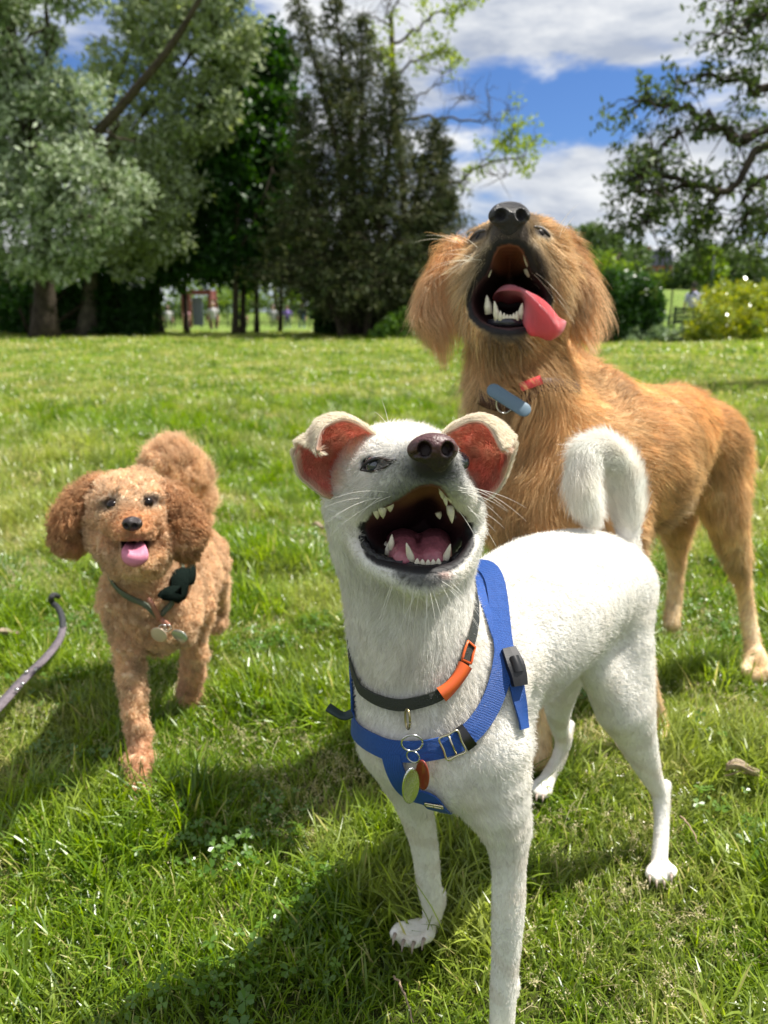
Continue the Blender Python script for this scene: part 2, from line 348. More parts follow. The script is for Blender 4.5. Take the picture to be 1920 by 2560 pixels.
def build_grass():
    gm = grass_mat('grass_blade', (0.024, 0.092, 0.004), (0.31, 0.44, 0.026), (0.64, 0.56, 0.24))
    cm = grass_mat('clover_leaf', (0.05, 0.13, 0.012), (0.13, 0.24, 0.025), (0.2, 0.3, 0.1), trans=.35)
    sm = grass_mat('seed_stalk', (0.4, 0.4, 0.2), (0.62, 0.58, 0.36), (0.68, 0.60, 0.38), trans=.4)
    near = [(blades(40, .045, .026, .078, .0036, .05, .70, 4, 10+i), gm) for i in range(5)]
    near += [(blades(36, .042, .045, .105, .0038, .04, .50, 5, 30+i, comb=i*1.3), gm) for i in range(3)]
    near += [(blades(34, .05, .025, .065, .0020, .75, 1.2, 4, 40+i), gm) for i in range(2)]
    far = [(blades(60, .16, .05, .10, .011, .10, .8, 2, 50+i), gm) for i in range(4)]
    cn = proto_collection('near_tufts', near); cf = proto_collection('far_tufts', far)
    cc = proto_collection('clover_patch', [(clover(16, .05, 60+i), cm) for i in range(3)])
    ch = proto_collection('seed_heads', [(seedhead(7, .05, 70+i), sm) for i in range(3)])
    nz = SineNoise(2*math.pi/.35, 10, 21); nd = SineNoise(2*math.pi/.6, 10, 22)
    P, I, S = [], [], []
    for r0, r1, st, s in ((0.0, 1.9, .023, .68), (1.9, 3.6, .034, .82), (3.6, 7.0, .07, 1.1)):
        x, y = field_points(r0, r1, st); p = np.stack([x, y, H(x, y)], -1); q = np.stack([x, y, 0*x], -1)
        a = nz(q); d = nd(q); n = len(x)
        i = rng.integers(0, 5, n); i = np.where(a > .55, 5+rng.integers(0, 3, n), i); i = np.where((d > .7) & (rng.uniform(size=n) < .45) | (rng.uniform(size=n) < .03), 8+rng.integers(0, 2, n), i)
        P.append(p); I.append(i); S.append(s*rng.uniform(.7, 1.25, n)*(1+.25*np.clip(a, -1, 1)))
    P = np.vstack(P); I = np.hstack(I); S = np.hstack(S)
    scatter('grass', P, rng.uniform(0, 6.28, len(P)), S, I, cn, .16, 'short sunlit park grass around the dogs')
    P, S = [], []
    for r0, r1, st, s in ((6.5, 13, .17, .85), (13, 31, .36, 1.5)):
        x, y = field_points(r0, r1, st, 1.25); P.append(np.stack([x, y, H(x, y)], -1)); S.append(s*rng.uniform(.6, 1.2, len(x)))
    P = np.vstack(P); scatter('meadow_grass', P, rng.uniform(0, 6.28, len(P)), np.hstack(S), rng.integers(0, 4, len(P)), cf, .1, 'open lawn stretching back to the trees and hedges')
    x, y = field_points(0, 2.6, .06); q = np.stack([x, y, 0*x], -1); k = (SineNoise(2*math.pi/.4, 8, 5)(q) > .55) & (rng.uniform(size=len(x)) < .55); x, y = x[k], y[k]
    scatter('clover', np.stack([x, y, H(x, y)+.006], -1), rng.uniform(0, 6.28, len(x)), rng.uniform(.7, 1.2, len(x)), rng.integers(0, 3, len(x)), cc, .2, 'low clover leaves among the grass')
    x, y = field_points(0, 3.2, .042); q = np.stack([x, y, 0*x], -1); k = (SineNoise(2*math.pi/.5, 8, 6)(q) + .75*(x > .15) > .30) & (rng.uniform(size=len(x)) < .75); x, y = x[k], y[k]
    scatter('seed_heads', np.stack([x, y, H(x, y)], -1), rng.uniform(0, 6.28, len(x)), rng.uniform(.4, .75, len(x)), rng.integers(0, 3, len(x)), ch, .25, 'pale seed heads and dry stalks standing in the grass')
# ------------------------------------------------------------------ trees
def leafcloud(cen, rad, per, size, seed=0, flat=0.3, asp=.5, droop=0.0):
    """cen (n,3) cluster centres, rad (n) radii, per leaves each -> V,F,col"""
    r = np.random.default_rng(seed); n = len(cen); m = n*per
    c = np.repeat(np.asarray(cen), per, 0); R = np.repeat(np.asarray(rad), per)
    off = unit(r.normal(size=(m, 3)))*(r.uniform(0, 1, m)**.5)[:, None]; off[:, 2] *= .75
    p = c + off*R[:, None]
    d = unit(r.normal(size=(m, 3)) + off*.8 + np.array((0, 0, -droop))); nn = unit(np.cross(d, r.normal(size=(m, 3)) + np.array((0, 0, flat))))
    L_ = size*r.uniform(.6, 1.3, m)[:, None]; s = nn*L_*asp*.5
    V = np.stack([p, p+d*L_*.45+s, p+d*L_, p+d*L_*.45-s], 1).reshape(-1, 3)
    F = np.arange(m*4).reshape(-1, 4)
    tone = np.repeat(r.uniform(0, 1, n), per)*.6 + r.uniform(0, 1, m)*.4
    return V, F, np.repeat(np.stack([tone, r.uniform(size=m), 0*tone], -1), 4, 0)
def blob_clusters(blobs, dens, cr, seed=0, shell=.45):
    """blobs: (px,py,Y,rx,ry[,rd]) photo ellipses at distance Y -> cluster centres"""
    r = np.random.default_rng(seed); cs = []
    for b in blobs:
        c = W(b[0], b[1], b[2]); rx, rz = M(b[3], b[1], b[2]), M(b[4], b[1], b[2]); ry = b[5] if len(b) > 5 else (rx+rz)/2*.8
        n = max(3, int(dens*(rx*ry*rz)**(2/3))); u = unit(r.normal(size=(n, 3)))*(r.uniform(shell, 1.0, n)**.6)[:, None]
        lump = SineNoise(3.0, 8, abs(seed+int(b[0])))(u)*.10 + 1
        cs.append(c + u*np.array((rx, ry, rz))*lump[:, None])
    cs = np.vstack(cs); cs = cs[cs[:, 2] > H(cs[:, 0], cs[:, 1])+.05]; return cs, cr*r.uniform(.6, 1.3, len(cs))
bark = None
def limb(mb, pts, r0, r1, n=10, jit=0.0, seed=0):
    P = catmull([W(*p) if len(p) == 3 and p[2] > 0 else np.array(p[1:]) for p in pts], n)
    if jit: P[1:-1] += np.random.default_rng(seed).normal(0, jit, (n-2, 3))
    mb.tube(P, np.linspace(r0, r1, n), 7); return P
def twigs(mb, P, k, ln, r0, seed, up=.3, drop=0.0, taper=.25):
    r = np.random.default_rng(seed); tips = []
    for i in range(k):
        a = P[min(len(P)-1, int(r.uniform(.25, 1)*len(P)))]; d = unit(r.normal(size=3) + np.array((0, 0, up))); l = ln*r.uniform(.5, 1.2)
        q = [a + d*l*t + np.array((0, 0, -drop*l*t*t)) + r.normal(0, .04*l, 3)*(t > 0) for t in np.linspace(0, 1, 5)]
        mb.tube(q, np.linspace(r0, r0*taper, 5), 5); tips.append(q[-1]); tips.append(q[3])
    return np.array(tips)
def make_tree(name, label, trunk_pts, tr, limbs, blobs, lm, dens=9, cr=.38, per=26, size=.15, bk=None, group=None, seed=1, cat='tree', asp=.5, droop=0.0, tw=3, flat=.3, gy=None):
    """trunk_pts: [(px,py,Y)...] from the foot up"""
    f = W(*trunk_pts[0]); g = H(f[0], f[1]); root = empty(name, (float(f[0]), float(f[1]), float(g)), label, cat, group)
    mb = MB(); P = catmull([W(*p) for p in trunk_pts], 14); P[0][2] = g-.1
    fl = np.linspace(tr, tr*.55, 14); fl[0] *= 1.5; fl[1] *= 1.15; mb.tube(P, fl, 10)
    for q, (pts, r0) in enumerate(limbs):
        LP = limb(mb, pts, r0, r0*.25, 12, r0*.25, seed+q); twigs(mb, LP, tw*2, 1.6, r0*.3, seed+q*7)
    mb.build('trunk', bk or bark, root)
    if blobs:
        c, rr = blob_clusters(blobs, dens, cr, seed); geo = leafcloud(c, rr, per, size, seed, flat, asp, droop)
        npmesh('crown', geo[0], geo[1], lm, root, smooth=False, col=geo[2])
    return root
def make_bush(name, label, blobs, lm, dens, cr, per, size, cat='bush', group=None, seed=1, flat=.3, asp=.5):
    b0 = W(*blobs[0][:3]); root = empty(name, (float(b0[0]), float(b0[1]), float(H(b0[0], b0[1]))), label, cat, group)
    c, rr = blob_clusters(blobs, dens, cr, seed); geo = leafcloud(c, rr, per, size, seed, flat, asp)
    npmesh('foliage', geo[0], geo[1], lm, root, smooth=False, col=geo[2])
    mb = MB(); r = np.random.default_rng(seed)
    for i in range(9):
        e = c[r.integers(len(c))]; s = np.array((b0[0], b0[1], float(H(b0[0], b0[1]))-.05)); mb.tube([s, (s+e)/2+r.normal(0, .05, 3), e], [.04, .03, .01], 5)
    mb.build('stem', bark, root); return root
def make_hedge(name, label, p0, p1, h, d, lm, size=.09, n=26000, seed=1, group=None, rough=.10, round_=.25):
    """clipped hedge from ground pixel p0 to p1 (px,Y): body of leaves on a rounded box, with a dark core"""
    a, b = W(p0[0], 800, p0[1]), W(p1[0], 800, p1[1]); mid = (a+b)/2; Ln = float(np.linalg.norm((b-a)[:2])); yaw = math.atan2(b[1]-a[1], b[0]-a[0]); g = float(H(mid[0], mid[1]))
    root = empty(name, (float(mid[0]), float(mid[1]), g), label, 'hedge', group)
    r = np.random.default_rng(seed); wts = np.array([Ln*h, Ln*h, Ln*d, d*h, d*h]); fc = r.choice(5, n, p=wts/wts.sum()); u, v = r.uniform(-1, 1, n), r.uniform(-1, 1, n)
    X = np.where(fc < 3, u*Ln/2, np.where(fc == 3, -Ln/2, Ln/2)); Yy = np.where(fc == 0, -d/2, np.where(fc == 1, d/2, np.where(fc == 2, v*d/2, u*d/2))); Z = np.where(fc == 2, h, (v*.5+.5)*h)
    P = np.stack([X, Yy, Z], -1); nz = SineNoise(2*math.pi/.8, 10, seed)(P)*rough; sc_ = 1 + 0*nz
    P[:, 2] += nz*(Z > h*.3); P[:, 1] += nz*np.sign(Yy); P += r.normal(0, .05, P.shape); P[:, 2] -= round_*np.clip((np.abs(P[:, 0])/(Ln/2))**6, 0, 1.2)*(P[:, 2]/h)
    cy, sy = math.cos(yaw), math.sin(yaw); Q = np.stack([P[:, 0]*cy-P[:, 1]*sy+mid[0], P[:, 0]*sy+P[:, 1]*cy+mid[1], P[:, 2]+g], -1); Q = Q[Q[:, 2] > g]
    geo = leafcloud(Q, np.full(len(Q), .04), 1, size, seed, .6, .6)
    npmesh('foliage', geo[0], geo[1], lm, root, smooth=False, col=geo[2])
    mb = MB(); 
    for i in range(int(Ln/.5)+1):
        xx = -Ln/2+.2+i*(Ln-.4)/max(1, int(Ln/.5)); x0, y0 = xx*cy+mid[0], xx*sy+mid[1]
        for k in range(5):
            e = np.array((x0, y0, g))+np.array(r.normal(0, (.25, .2, 0))) + np.array((0, 0, h*r.uniform(.5, .9))); mb.tube([(x0, y0, g-.05), ((x0+e[0])/2, (y0+e[1])/2+.03, g+h*.35), e], [.03, .02, .01], 4)
    mb.build('stem', bark, root)
    # near-black solid box stands in for the shade inside the hedge
    m2 = MB(); m2.box((mid[0], mid[1], g+h*.45), (Ln*.92, d*.6, h*.82), yaw); m2.build('shade_core', M_['hedge_core'], root, False)
    return root
M_ = {}
def build_background():
    global bark
    bark = mat('bark', (0.075, 0.06, 0.045), .9, spec=.1, noise=.5, nscale=6, bump=.8, bscale=20); M_['hedge_core'] = mat('hedge_core_shade', (0.015, 0.02, 0.008), .95, spec=0)  # last one: near-black, shade inside the hedges put into the colour
    barkg = mat('pale_bark', (0.15, 0.13, 0.10), .9, spec=.1, noise=.5, nscale=5, bump=.8, bscale=18)
    silver = leaf_mat('silver_leaf', (0.08, 0.125, 0.045), (0.22, 0.31, 0.12), back=(0.42, 0.49, 0.34), trans=.25)
    silver2 = leaf_mat('pale_willow_leaf', (0.12, 0.18, 0.05), (0.34, 0.42, 0.15), back=(0.36, 0.42, 0.28), trans=.35)
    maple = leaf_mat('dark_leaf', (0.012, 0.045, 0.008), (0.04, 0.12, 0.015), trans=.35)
    conf = leaf_mat('conifer_spray', (0.022, 0.044, 0.016), (0.105, 0.11, 0.046), trans=.2, rough=.7, spec=.2)
    lime = leaf_mat('young_leaf', (0.12, 0.20, 0.02), (0.30, 0.40, 0.05), trans=.5)
    ashm = leaf_mat('ash_leaf', (0.035, 0.07, 0.015), (0.10, 0.15, 0.04), trans=.4)
    hedgem = leaf_mat('hedge_leaf', (0.015, 0.055, 0.008), (0.06, 0.15, 0.02), trans=.25, rough=.32, spec=.6)
    varm = leaf_mat('variegated_leaf', (0.05, 0.14, 0.012), (0.48, 0.50, 0.06), trans=.35, rough=.28, spec=.6)
    farm_ = leaf_mat('far_leaf', (0.045, 0.085, 0.025), (0.12, 0.19, 0.06), trans=.3)  # tones lightened, distance haze put into the leaf colour
    farl = leaf_mat('far_light_leaf', (0.08, 0.16, 0.02), (0.20, 0.30, 0.05), trans=.4)
    pale = leaf_mat('pale_ground_leaf', (0.10, 0.18, 0.07), (0.28, 0.36, 0.20), trans=.3)
    # silver leaved tree, far left
    make_tree('silver_leaved_tree', 'big silver leaved tree with thick dark trunk at the left edge of the lawn', [(112, 838, 21), (112, 700, 21), (100, 500, 21.2), (70, 300, 21.4), (20, 60, 21.6)], .30,
        [([(100, 480, 21.2), (190, 400, 20.6), (330, 230, 20.2), (470, 60, 20), (540, -60, 20)], .17), ([(85, 380, 21.3), (90, 240, 21), (120, 100, 20.8), (110, -80, 20.8)], .12),
         ([(105, 560, 21.1), (180, 540, 20), (280, 560, 19.5)], .09), ([(60, 330, 21.4), (-80, 200, 21.5), (-200, 60, 21.6)], .12)],
        [(60, 330, 21, 170, 180), (190, 480, 20, 150, 120), (70, 560, 20, 160, 110), (140, 640, 19.6, 100, 70), (30, 120, 21, 120, 110), (-120, 300, 21, 170, 300), (190, 250, 20.6, 80, 80), (120, -80, 20.8, 190, 100), (-150, -100, 21, 200, 200)],
        silver, dens=62, cr=.36, per=46, size=.19, bk=bark, seed=11, group='trees along the back of the lawn', asp=.38)
    make_tree('pale_leaning_tree', 'pale green leaning tree with long bare limbs behind the silver leaved tree', [(215, 836, 25), (240, 600, 25), (275, 380, 24.8), (330, 290, 24.5)], .26,
        [([(265, 400, 24.8), (350, 300, 24.4), (430, 200, 24), (520, 80, 23.8), (600, -20, 23.6)], .085), ([(290, 360, 24.6), (400, 330, 24), (520, 250, 23.6)], .10), ([(280, 350, 24.6), (290, 200, 24.6), (350, 60, 24.4), (380, -90, 24.4)], .12), ([(430, 200, 24), (420, 90, 24), (445, -40, 24)], .07)],
        [(330, 170, 24, 110, 110), (470, 120, 23.6, 130, 120), (560, 60, 23.6, 85, 120), (420, 20, 24, 170, 80), (490, 270, 23.4, 110, 90), (390, 400, 23.6, 110, 90), (300, 500, 23.6, 110, 100), (400, 560, 23.2, 90, 90), (310, 650, 23, 90, 60), (450, -120, 24, 230, 90), (420, 470, 23.4, 80, 70)],
        silver2, dens=56, cr=.38, per=42, size=.20, bk=barkg, seed=12, group='trees along the back of the lawn', asp=.38)
    # dark broadleaf clump in the middle, with several thin trunks
    dk = [((588, 836), (590, 640), (600, 400), .10, [(600, 260, 25, 90, 170), (560, 430, 25, 100, 130), (640, 560, 25, 100, 110), (560, 640, 25, 120, 70)], 'dark green broadleaf tree with a thin straight trunk behind the park railing'),
          ((606, 832), (615, 660), (660, 420), .09, [(665, 330, 26, 90, 180), (690, 200, 26, 60, 110), (700, 500, 26, 80, 130), (690, 640, 26, 90, 70), (665, 130, 26, 60, 70)], 'tall dark green tree just left of the conifer, rounded top against the sky'),
          ((642, 830), (640, 680), (630, 520), .08, [(625, 690, 27, 70, 30), (640, 160, 27, 50, 80)], 'slender dark trunk between the two dark green trees'),
          ((700, 830), (704, 700), (700, 600), .07, [(740, 660, 27, 70, 55)], 'thin trunk close to the conifer with low dark foliage'),
          ((400, 836), (395, 700), (430, 500), .14, [(440, 520, 26, 130, 120), (370, 620, 26, 120, 70), (480, 640, 26, 110, 60), (350, 460, 27, 110, 110)], 'dark tree with a leaning trunk beside the playground frame'),
          ((468, 834), (462, 700), (470, 560), .09, [(500, 400, 27, 80, 110), (430, 690, 26.5, 60, 28)], 'dark narrow tree standing at the red playground frame')]
    for i, (a, b, c_, r_, bl, lb) in enumerate(dk):
        Y0 = 24.5+.5*i; make_tree('dark_broadleaf_tree', lb, [(*a, Y0), (*b, Y0), (*c_, Y0)], r_, [([(*c_, Y0), (c_[0]-40, c_[1]-120, Y0), (c_[0]-60, c_[1]-240, Y0)], r_*.6), ([(*b, Y0), (b[0]+60, b[1]-120, Y0-.3), (b[0]+90, b[1]-220, Y0)], r_*.5)],
            bl, maple, dens=60, cr=.42, per=38, size=.24, seed=20+i, group='trees along the back of the lawn')
    # conifer with several leaders
    fx = W(880, 838, 23); root = empty('conifer', (float(fx[0]), 23.0, float(H(fx[0], 23))), 'tall dark brownish green conifer with several pointed tops', 'tree', 'trees along the back of the lawn')
    mb = MB(); r = np.random.default_rng(5); cen, rad = [], []
    leaders = [((870, 838), (850, 420), (745, 0), 22.8, .16), ((885, 838), (880, 400), (835, -10), 23.2, .17), ((900, 838), (905, 420), (905, 40), 23.5, .15), ((915, 838), (960, 480), (985, 190), 22.6, .12), ((925, 838), (1020, 560), (1095, 300), 23.4, .11), ((860, 838), (800, 560), (760, 250), 22.8, .11), ((930, 838), (1040, 640), (1120, 480), 22.8, .09), ((940, 838), (1070, 640), (1110, 350), 23.4, .09), ((855, 838), (790, 640), (760, 430), 22.4, .09)]
    for (a, b, c_, Y0, r_) in leaders:
        P = catmull([W(*a, Y0), W(*b, Y0), W(*c_, Y0)], 40); P[0][2] = H(P[0][0], P[0][1])-.1; mb.tube(P[::3], np.linspace(r_, .02, 14), 7)
        for i in range(3, 40):
            t = i/39; ln = (2.5*(1-t)**.75+.12)*(1.25 if t < .3 else 1)
            for k in range(6 if t < .8 else 4):
                az = r.uniform(0, 6.28); d = np.array((math.cos(az), math.sin(az)*.8, 0)); l_ = ln*r.uniform(.5, 1.1)
                q = [P[i] + d*l_*s + np.array((0, 0, .20*l_*math.sin(s*2.6)+.12*l_*s*s)) for s in (0, .35, .7, 1)]
                if k < 3: mb.tube(q, [.02, .015, .01, .004], 3)
                for s in np.linspace(.2, 1, 5): 
                    if r.uniform() < .82: cen.append(P[i] + d*l_*s + np.array((0, 0, .20*l_*math.sin(s*2.6)+.12*l_*s*s - .10))); rad.append(.10+.16*(1-s)+.05*(1-t))
    mb.build('trunk', bark, root); cen = np.array(cen); ok = cen[:, 2] > .3; cen = cen[ok]; rad = np.array(rad)[ok]
    geo = leafcloud(cen, rad*1.2, 8, .17, 9, .1, .26, .35); npmesh('crown', geo[0], geo[1], conf, root, smooth=False, col=geo[2])
    # sparse tree reaching out behind the conifer
    f = W(1010, 838, 25.5); root = empty('sparse_tree', (float(f[0]), 25.5, float(H(f[0], 25.5))), 'half bare tree with crooked twigs and yellow green leaves behind the conifer', 'tree', 'trees along the back of the lawn')
    mb = MB(); tips = []
    mb.tube(catmull([W(1010, 838, 25.5), W(1010, 500, 25.5), W(985, 250, 25.5), W(980, 90, 25.5), W(978, 30, 25.5)], 16), np.linspace(.14, .05, 16), 8)
    brs = [([(978, 50), (990, 10), (1005, -40)], .035, 0), ([(980, 60), (965, 20), (955, -50)], .035, 0), ([(980, 70), (940, 45), (905, 40), (880, 60)], .03, 0), ([(985, 110), (1040, 75), (1090, 35), (1140, 28), (1165, 0)], .05, 1), ([(983, 150), (960, 130), (940, 150)], .03, 1), ([(985, 190), (1040, 150), (1100, 130), (1150, 150)], .045, 1),
           ([(990, 270), (1050, 240), (1100, 200), (1150, 145)], .03, 0), ([(1000, 300), (1060, 290), (1110, 300), (1160, 300), (1210, 310), (1225, 270), (1215, 225)], .05, 0), ([(1110, 300), (1150, 250), (1190, 240)], .02, 0), ([(1215, 305), (1260, 290), (1280, 260)], .018, 0), ([(1005, 420), (1080, 440), (1150, 460), (1190, 420), (1250, 400), (1300, 390), (1340, 350)], .06, 1), ([(1190, 425), (1240, 440), (1280, 440)], .025, 0), ([(1200, 415), (1260, 350), (1290, 320)], .025, 1), ([(990, 240), (960, 200), (925, 180)], .03, 0)]
    for q, (pts, r0, lf) in enumerate(brs):
        P = catmull([W(a, b, 25.2-.12*i) for i, (a, b) in enumerate(pts)], 16); P[1:-1] += r.normal(0, .04, (14, 3)); mb.tube(P, np.linspace(r0, r0*.25, 16), 5); t_ = twigs(mb, P, 16, .75, .012, 100+q, .2)
        if lf: tips.append(t_[r.uniform(size=len(t_)) < .95]); tips.append(P[6:])
    mb.build('trunk', barkg, root); cen = np.vstack(tips); geo = leafcloud(cen, np.full(len(cen), .22), 14, .13, 4); npmesh('crown', geo[0], geo[1], lime, root, smooth=False, col=geo[2])
    # overhanging tree on the right: trunk stands outside the view
    root = empty('overhanging_tree', (7.2, 9.6, 0.0), 'spreading tree whose drooping leafy branches hang in from the right', 'tree')
    mb = MB(); r = np.random.default_rng(8); mb.tube(catmull([(7.2, 9.6, -.1), (7.1, 9.6, 2), (6.9, 9.5, 4), (6.8, 9.4, 6.5)], 12), np.linspace(.32, .16, 12), 10)
    st = np.array((7.0, 9.5, 3.6)); cen = []
    ends = [([(2150, 330), (1920, 330), (1860, 355), (1840, 350), (1800, 318), (1700, 330)], .07), ([(2150, 200), (1920, 215), (1890, 240), (1860, 200), (1780, 195), (1690, 200)], .06), ([(2100, 380), (1920, 360), (1830, 460), (1740, 470), (1650, 470), (1600, 480)], .06),
            ([(2100, 120), (1980, 60), (1900, 40), (1860, 80), (1800, 90)], .05), ([(2100, 40), (1980, -20), (1880, -30), (1830, 20)], .05), ([(2080, 420), (1930, 440), (1880, 470), (1860, 560), (1850, 590)], .05), ([(1800, 460), (1780, 510), (1750, 560), (1725, 600)], .03), ([(1840, 350), (1760, 290), (1700, 270), (1630, 260), (1605, 250)], .045), ([(1740, 470), (1660, 440), (1600, 440), (1590, 430)], .03), ([(1700, 330), (1640, 380), (1620, 400)], .03), ([(2100, 460), (1960, 500), (1920, 560), (1905, 600)], .035), ([(1650, 470), (1630, 520), (1605, 570)], .02)]
    for q, (pts, r0) in enumerate(ends):
        Yb = 8.0+.35*math.sin(q*2.1); P = catmull(([st] if pts[0][0] > 2050 else [])+[W(a, b, Yb-.05*i) for i, (a, b) in enumerate(pts)], 22)
        P[2:-1] += r.normal(0, .02, (19, 3)); mb.tube(P, np.linspace(r0, r0*.15, 22), 6)
        t_ = twigs(mb, P[7:], 30, .42, .008, 200+q, .15, .35); cen.append(t_); cen.append(P[13:])
    mb.build('trunk', bark, root); cen = np.vstack(cen); cen = cen[r.uniform(size=len(cen)) < .62]
    geo = leafcloud(cen, np.full(len(cen), .09), 12, .075, 31, .2, .38, .5); npmesh('crown', geo[0], geo[1], ashm, root, smooth=False, col=geo[2])
    # hedges, bushes
    make_hedge('clipped_hedge', 'dark clipped hedge with a sunlit top behind the golden dog', (1400, 20), (1622, 20), 1.50, 1.5, hedgem, .10, 30000, 41)
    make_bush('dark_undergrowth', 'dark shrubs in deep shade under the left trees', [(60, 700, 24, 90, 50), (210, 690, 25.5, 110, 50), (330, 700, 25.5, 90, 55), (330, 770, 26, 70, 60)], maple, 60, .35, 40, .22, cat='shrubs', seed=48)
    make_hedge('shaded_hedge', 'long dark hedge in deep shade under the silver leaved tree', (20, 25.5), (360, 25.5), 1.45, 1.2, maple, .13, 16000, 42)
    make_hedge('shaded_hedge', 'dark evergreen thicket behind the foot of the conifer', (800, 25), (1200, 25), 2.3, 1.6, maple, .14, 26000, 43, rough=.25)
    make_bush('lit_bush', 'small bright green bush in front of the conifer', [(1000, 815, 21.5, 58, 42, .6), (960, 830, 21.4, 30, 28, .4)], leaf_mat('bush_leaf', (0.03, 0.10, 0.01), (0.16, 0.30, 0.03), trans=.35), 240, .14, 20, .10, seed=44)
    make_bush('variegated_bush', 'large yellow and green variegated bush on the right', [(1830, 770, 18.5, 95, 60, 1.0), (1920, 780, 18.8, 100, 85, 1.0), (1870, 830, 18.2, 130, 50, 1.0), (1760, 830, 18.3, 50, 45, .6), (2050, 770, 19, 110, 95, 1.0)], varm, 200, .16, 22, .11, seed=45)
    make_bush('low_plants', 'low pale green plants between the hedge and the variegated bush', [(1640, 838, 19, 48, 24, .4), (1700, 842, 18.8, 50, 22, .4), (1600, 850, 18.8, 40, 20, .4)], pale, 260, .12, 16, .11, cat='plants', seed=46)
    make_bush('left_bush', 'green bush at the left edge under the silver leaved tree', [(10, 770, 26, 60, 70, .9), (-60, 760, 26, 70, 90, .9)], farm_, 60, .25, 26, .15, seed=47)
    # far trees on the right
    far = [(1210, 665, 66, 60, 48, 'far tree partly behind the golden dog left ear', farm_), (1310, 660, 66, 60, 50, 'far tree hidden mostly behind the golden dog head', farm_), (1420, 640, 60, 45, 70, 'rounded dark tree top just above the golden dog ear', farm_), (1490, 625, 62, 75, 68, 'broad dark rounded tree on the far slope, tallest of the far trees', farm_), (1585, 655, 64, 34, 42, 'dark round tree left of the dark roofed building', farm_), (1500, 672, 40, 95, 46, 'bright green bushy tree behind the clipped hedge', farl), (1395, 720, 42, 60, 60, 'bright green shrubby tree partly behind the golden dog', farl),
           (1655, 704, 86, 34, 18, 'low hedge like trees in front of the dark roofed building', farl), (1752, 640, 88, 36, 42, 'dark tree directly right of the dark roofed building', farm_), (1718, 676, 84, 24, 40, 'grey green tree in front of the dark roofed building', farm_), (1775, 668, 82, 30, 46, 'pale green tree on the field behind the bench', farl), (1815, 655, 95, 38, 48, 'round tree among the far row at right', farm_), (1850, 668, 96, 30, 36, 'smaller tree in the far row at right', farl), (1880, 678, 92, 32, 36, 'dark tree of the far row above the variegated bush', farm_), (1925, 680, 95, 36, 38, 'last tree of the far row at the right edge', farm_), (1985, 675, 95, 42, 42, 'tree beyond the right edge of the far row', farm_)]
    for i, (px, py, Y0, rx, ry, lb, lm) in enumerate(far):
        c = W(px, py, Y0); g = float(H(c[0], c[1])); root = empty('far_tree', (float(c[0]), Y0, g), lb, 'tree', 'far trees on the slope'); mb = MB()
        rr = M(rx, py, Y0); mb.tube([(c[0], Y0, g-.2), (c[0], Y0, (g+c[2])/2), (c[0]+.2, Y0, c[2])], [.3, .25, .12], 7)
        mb.tube([(c[0], Y0, (g+c[2])/2), (c[0]-rr*.5, Y0, c[2]+rr*.3)], [.16, .05], 5); mb.tube([(c[0], Y0, (g+c[2])/2), (c[0]+rr*.5, Y0, c[2]+rr*.4)], [.16, .05], 5); mb.build('trunk', bark, root)
        bl = [(px, py, Y0, rx*.8, ry*.85), (px-rx*.45, py+ry*.25, Y0-1, rx*.6, ry*.6), (px+rx*.5, py+ry*.2, Y0-.6, rx*.55, ry*.6), (px, py+ry*.5, Y0-1, rx*.8, ry*.5)]
        cc, r2 = blob_clusters(bl, 34*(60/Y0)**.6, .50*Y0/60, 60+i); geo = leafcloud(cc, r2, 26, .42*Y0/60, 60+i); npmesh('crown', geo[0], geo[1], lm, root, smooth=False, col=geo[2])
    # lit trees seen through the gap on the left
    for i, (px, py, Y0, rx, ry, lb) in enumerate([(520, 745, 70, 60, 50, 'sunlit tree seen through the gap behind the playground'), (690, 730, 75, 60, 55, 'sunlit tree seen between the thin trunks'), (780, 745, 72, 50, 50, 'sunlit tree seen just left of the conifer foot'), (600, 735, 80, 50, 55, 'pale sunlit tree between the dark trunks'), (420, 750, 72, 55, 45, 'sunlit tree seen left of the playground frame'), (-20, 700, 60, 80, 60, 'sunlit tree beyond the left edge')]):
        c = W(px, py, Y0); g = float(H(c[0], c[1])); root = empty('far_tree', (float(c[0]), Y0, g), lb, 'tree', 'sunlit trees beyond the railing'); mb = MB(); mb.tube([(c[0], Y0, g-.2), (c[0], Y0, c[2])], [.3, .15], 7); mb.build('trunk', bark, root)
        cc, r2 = blob_clusters([(px, py, Y0, rx, ry), (px+rx*.5, py+20, Y0, rx*.7, ry*.6)], 9, .8, 80+i); geo = leafcloud(cc, r2, 24, .45, 80+i); npmesh('crown', geo[0], geo[1], farl, root, smooth=False, col=geo[2])
    # building with a dark roof
    p = W(1652, 680, 190); g = float(H(p[0], p[1])); root = empty('house', (float(p[0]), 190.0, g), 'far house with a dark slate roof and red brick gable', 'building')
    wdt, ht = 5.6, M(58, 680, 90); zt = float(W(1650, 622, 190)[2]); zb = float(W(1650, 664, 190)[2])
    mb = MB(); mb.box((p[0], 193, (g+zb)/2), (wdt, 5.6, zb-g)); wall = mb.build('wall', mat('brick_red', (0.30, 0.10, 0.06), .9, noise=.3, nscale=2), root, False)
    mb = MB(); x0, x1 = p[0]-wdt/2-.3, p[0]+wdt/2+.3; V = [(x0, 190, zb-.1), (x1, 190, zb-.1), (x1, 193, zt), (x0, 193, zt), (x0, 196, zb-.1), (x1, 196, zb-.1)]; mb.add(V, [(0, 1, 2, 3), (3, 2, 5, 4), (0, 3, 4, 4), (1, 5, 2, 2), (0, 4, 5, 1)]); mb.build('roof', mat('slate', (0.035, 0.04, 0.055), .95, spec=.1, noise=.3, nscale=3), root, False)
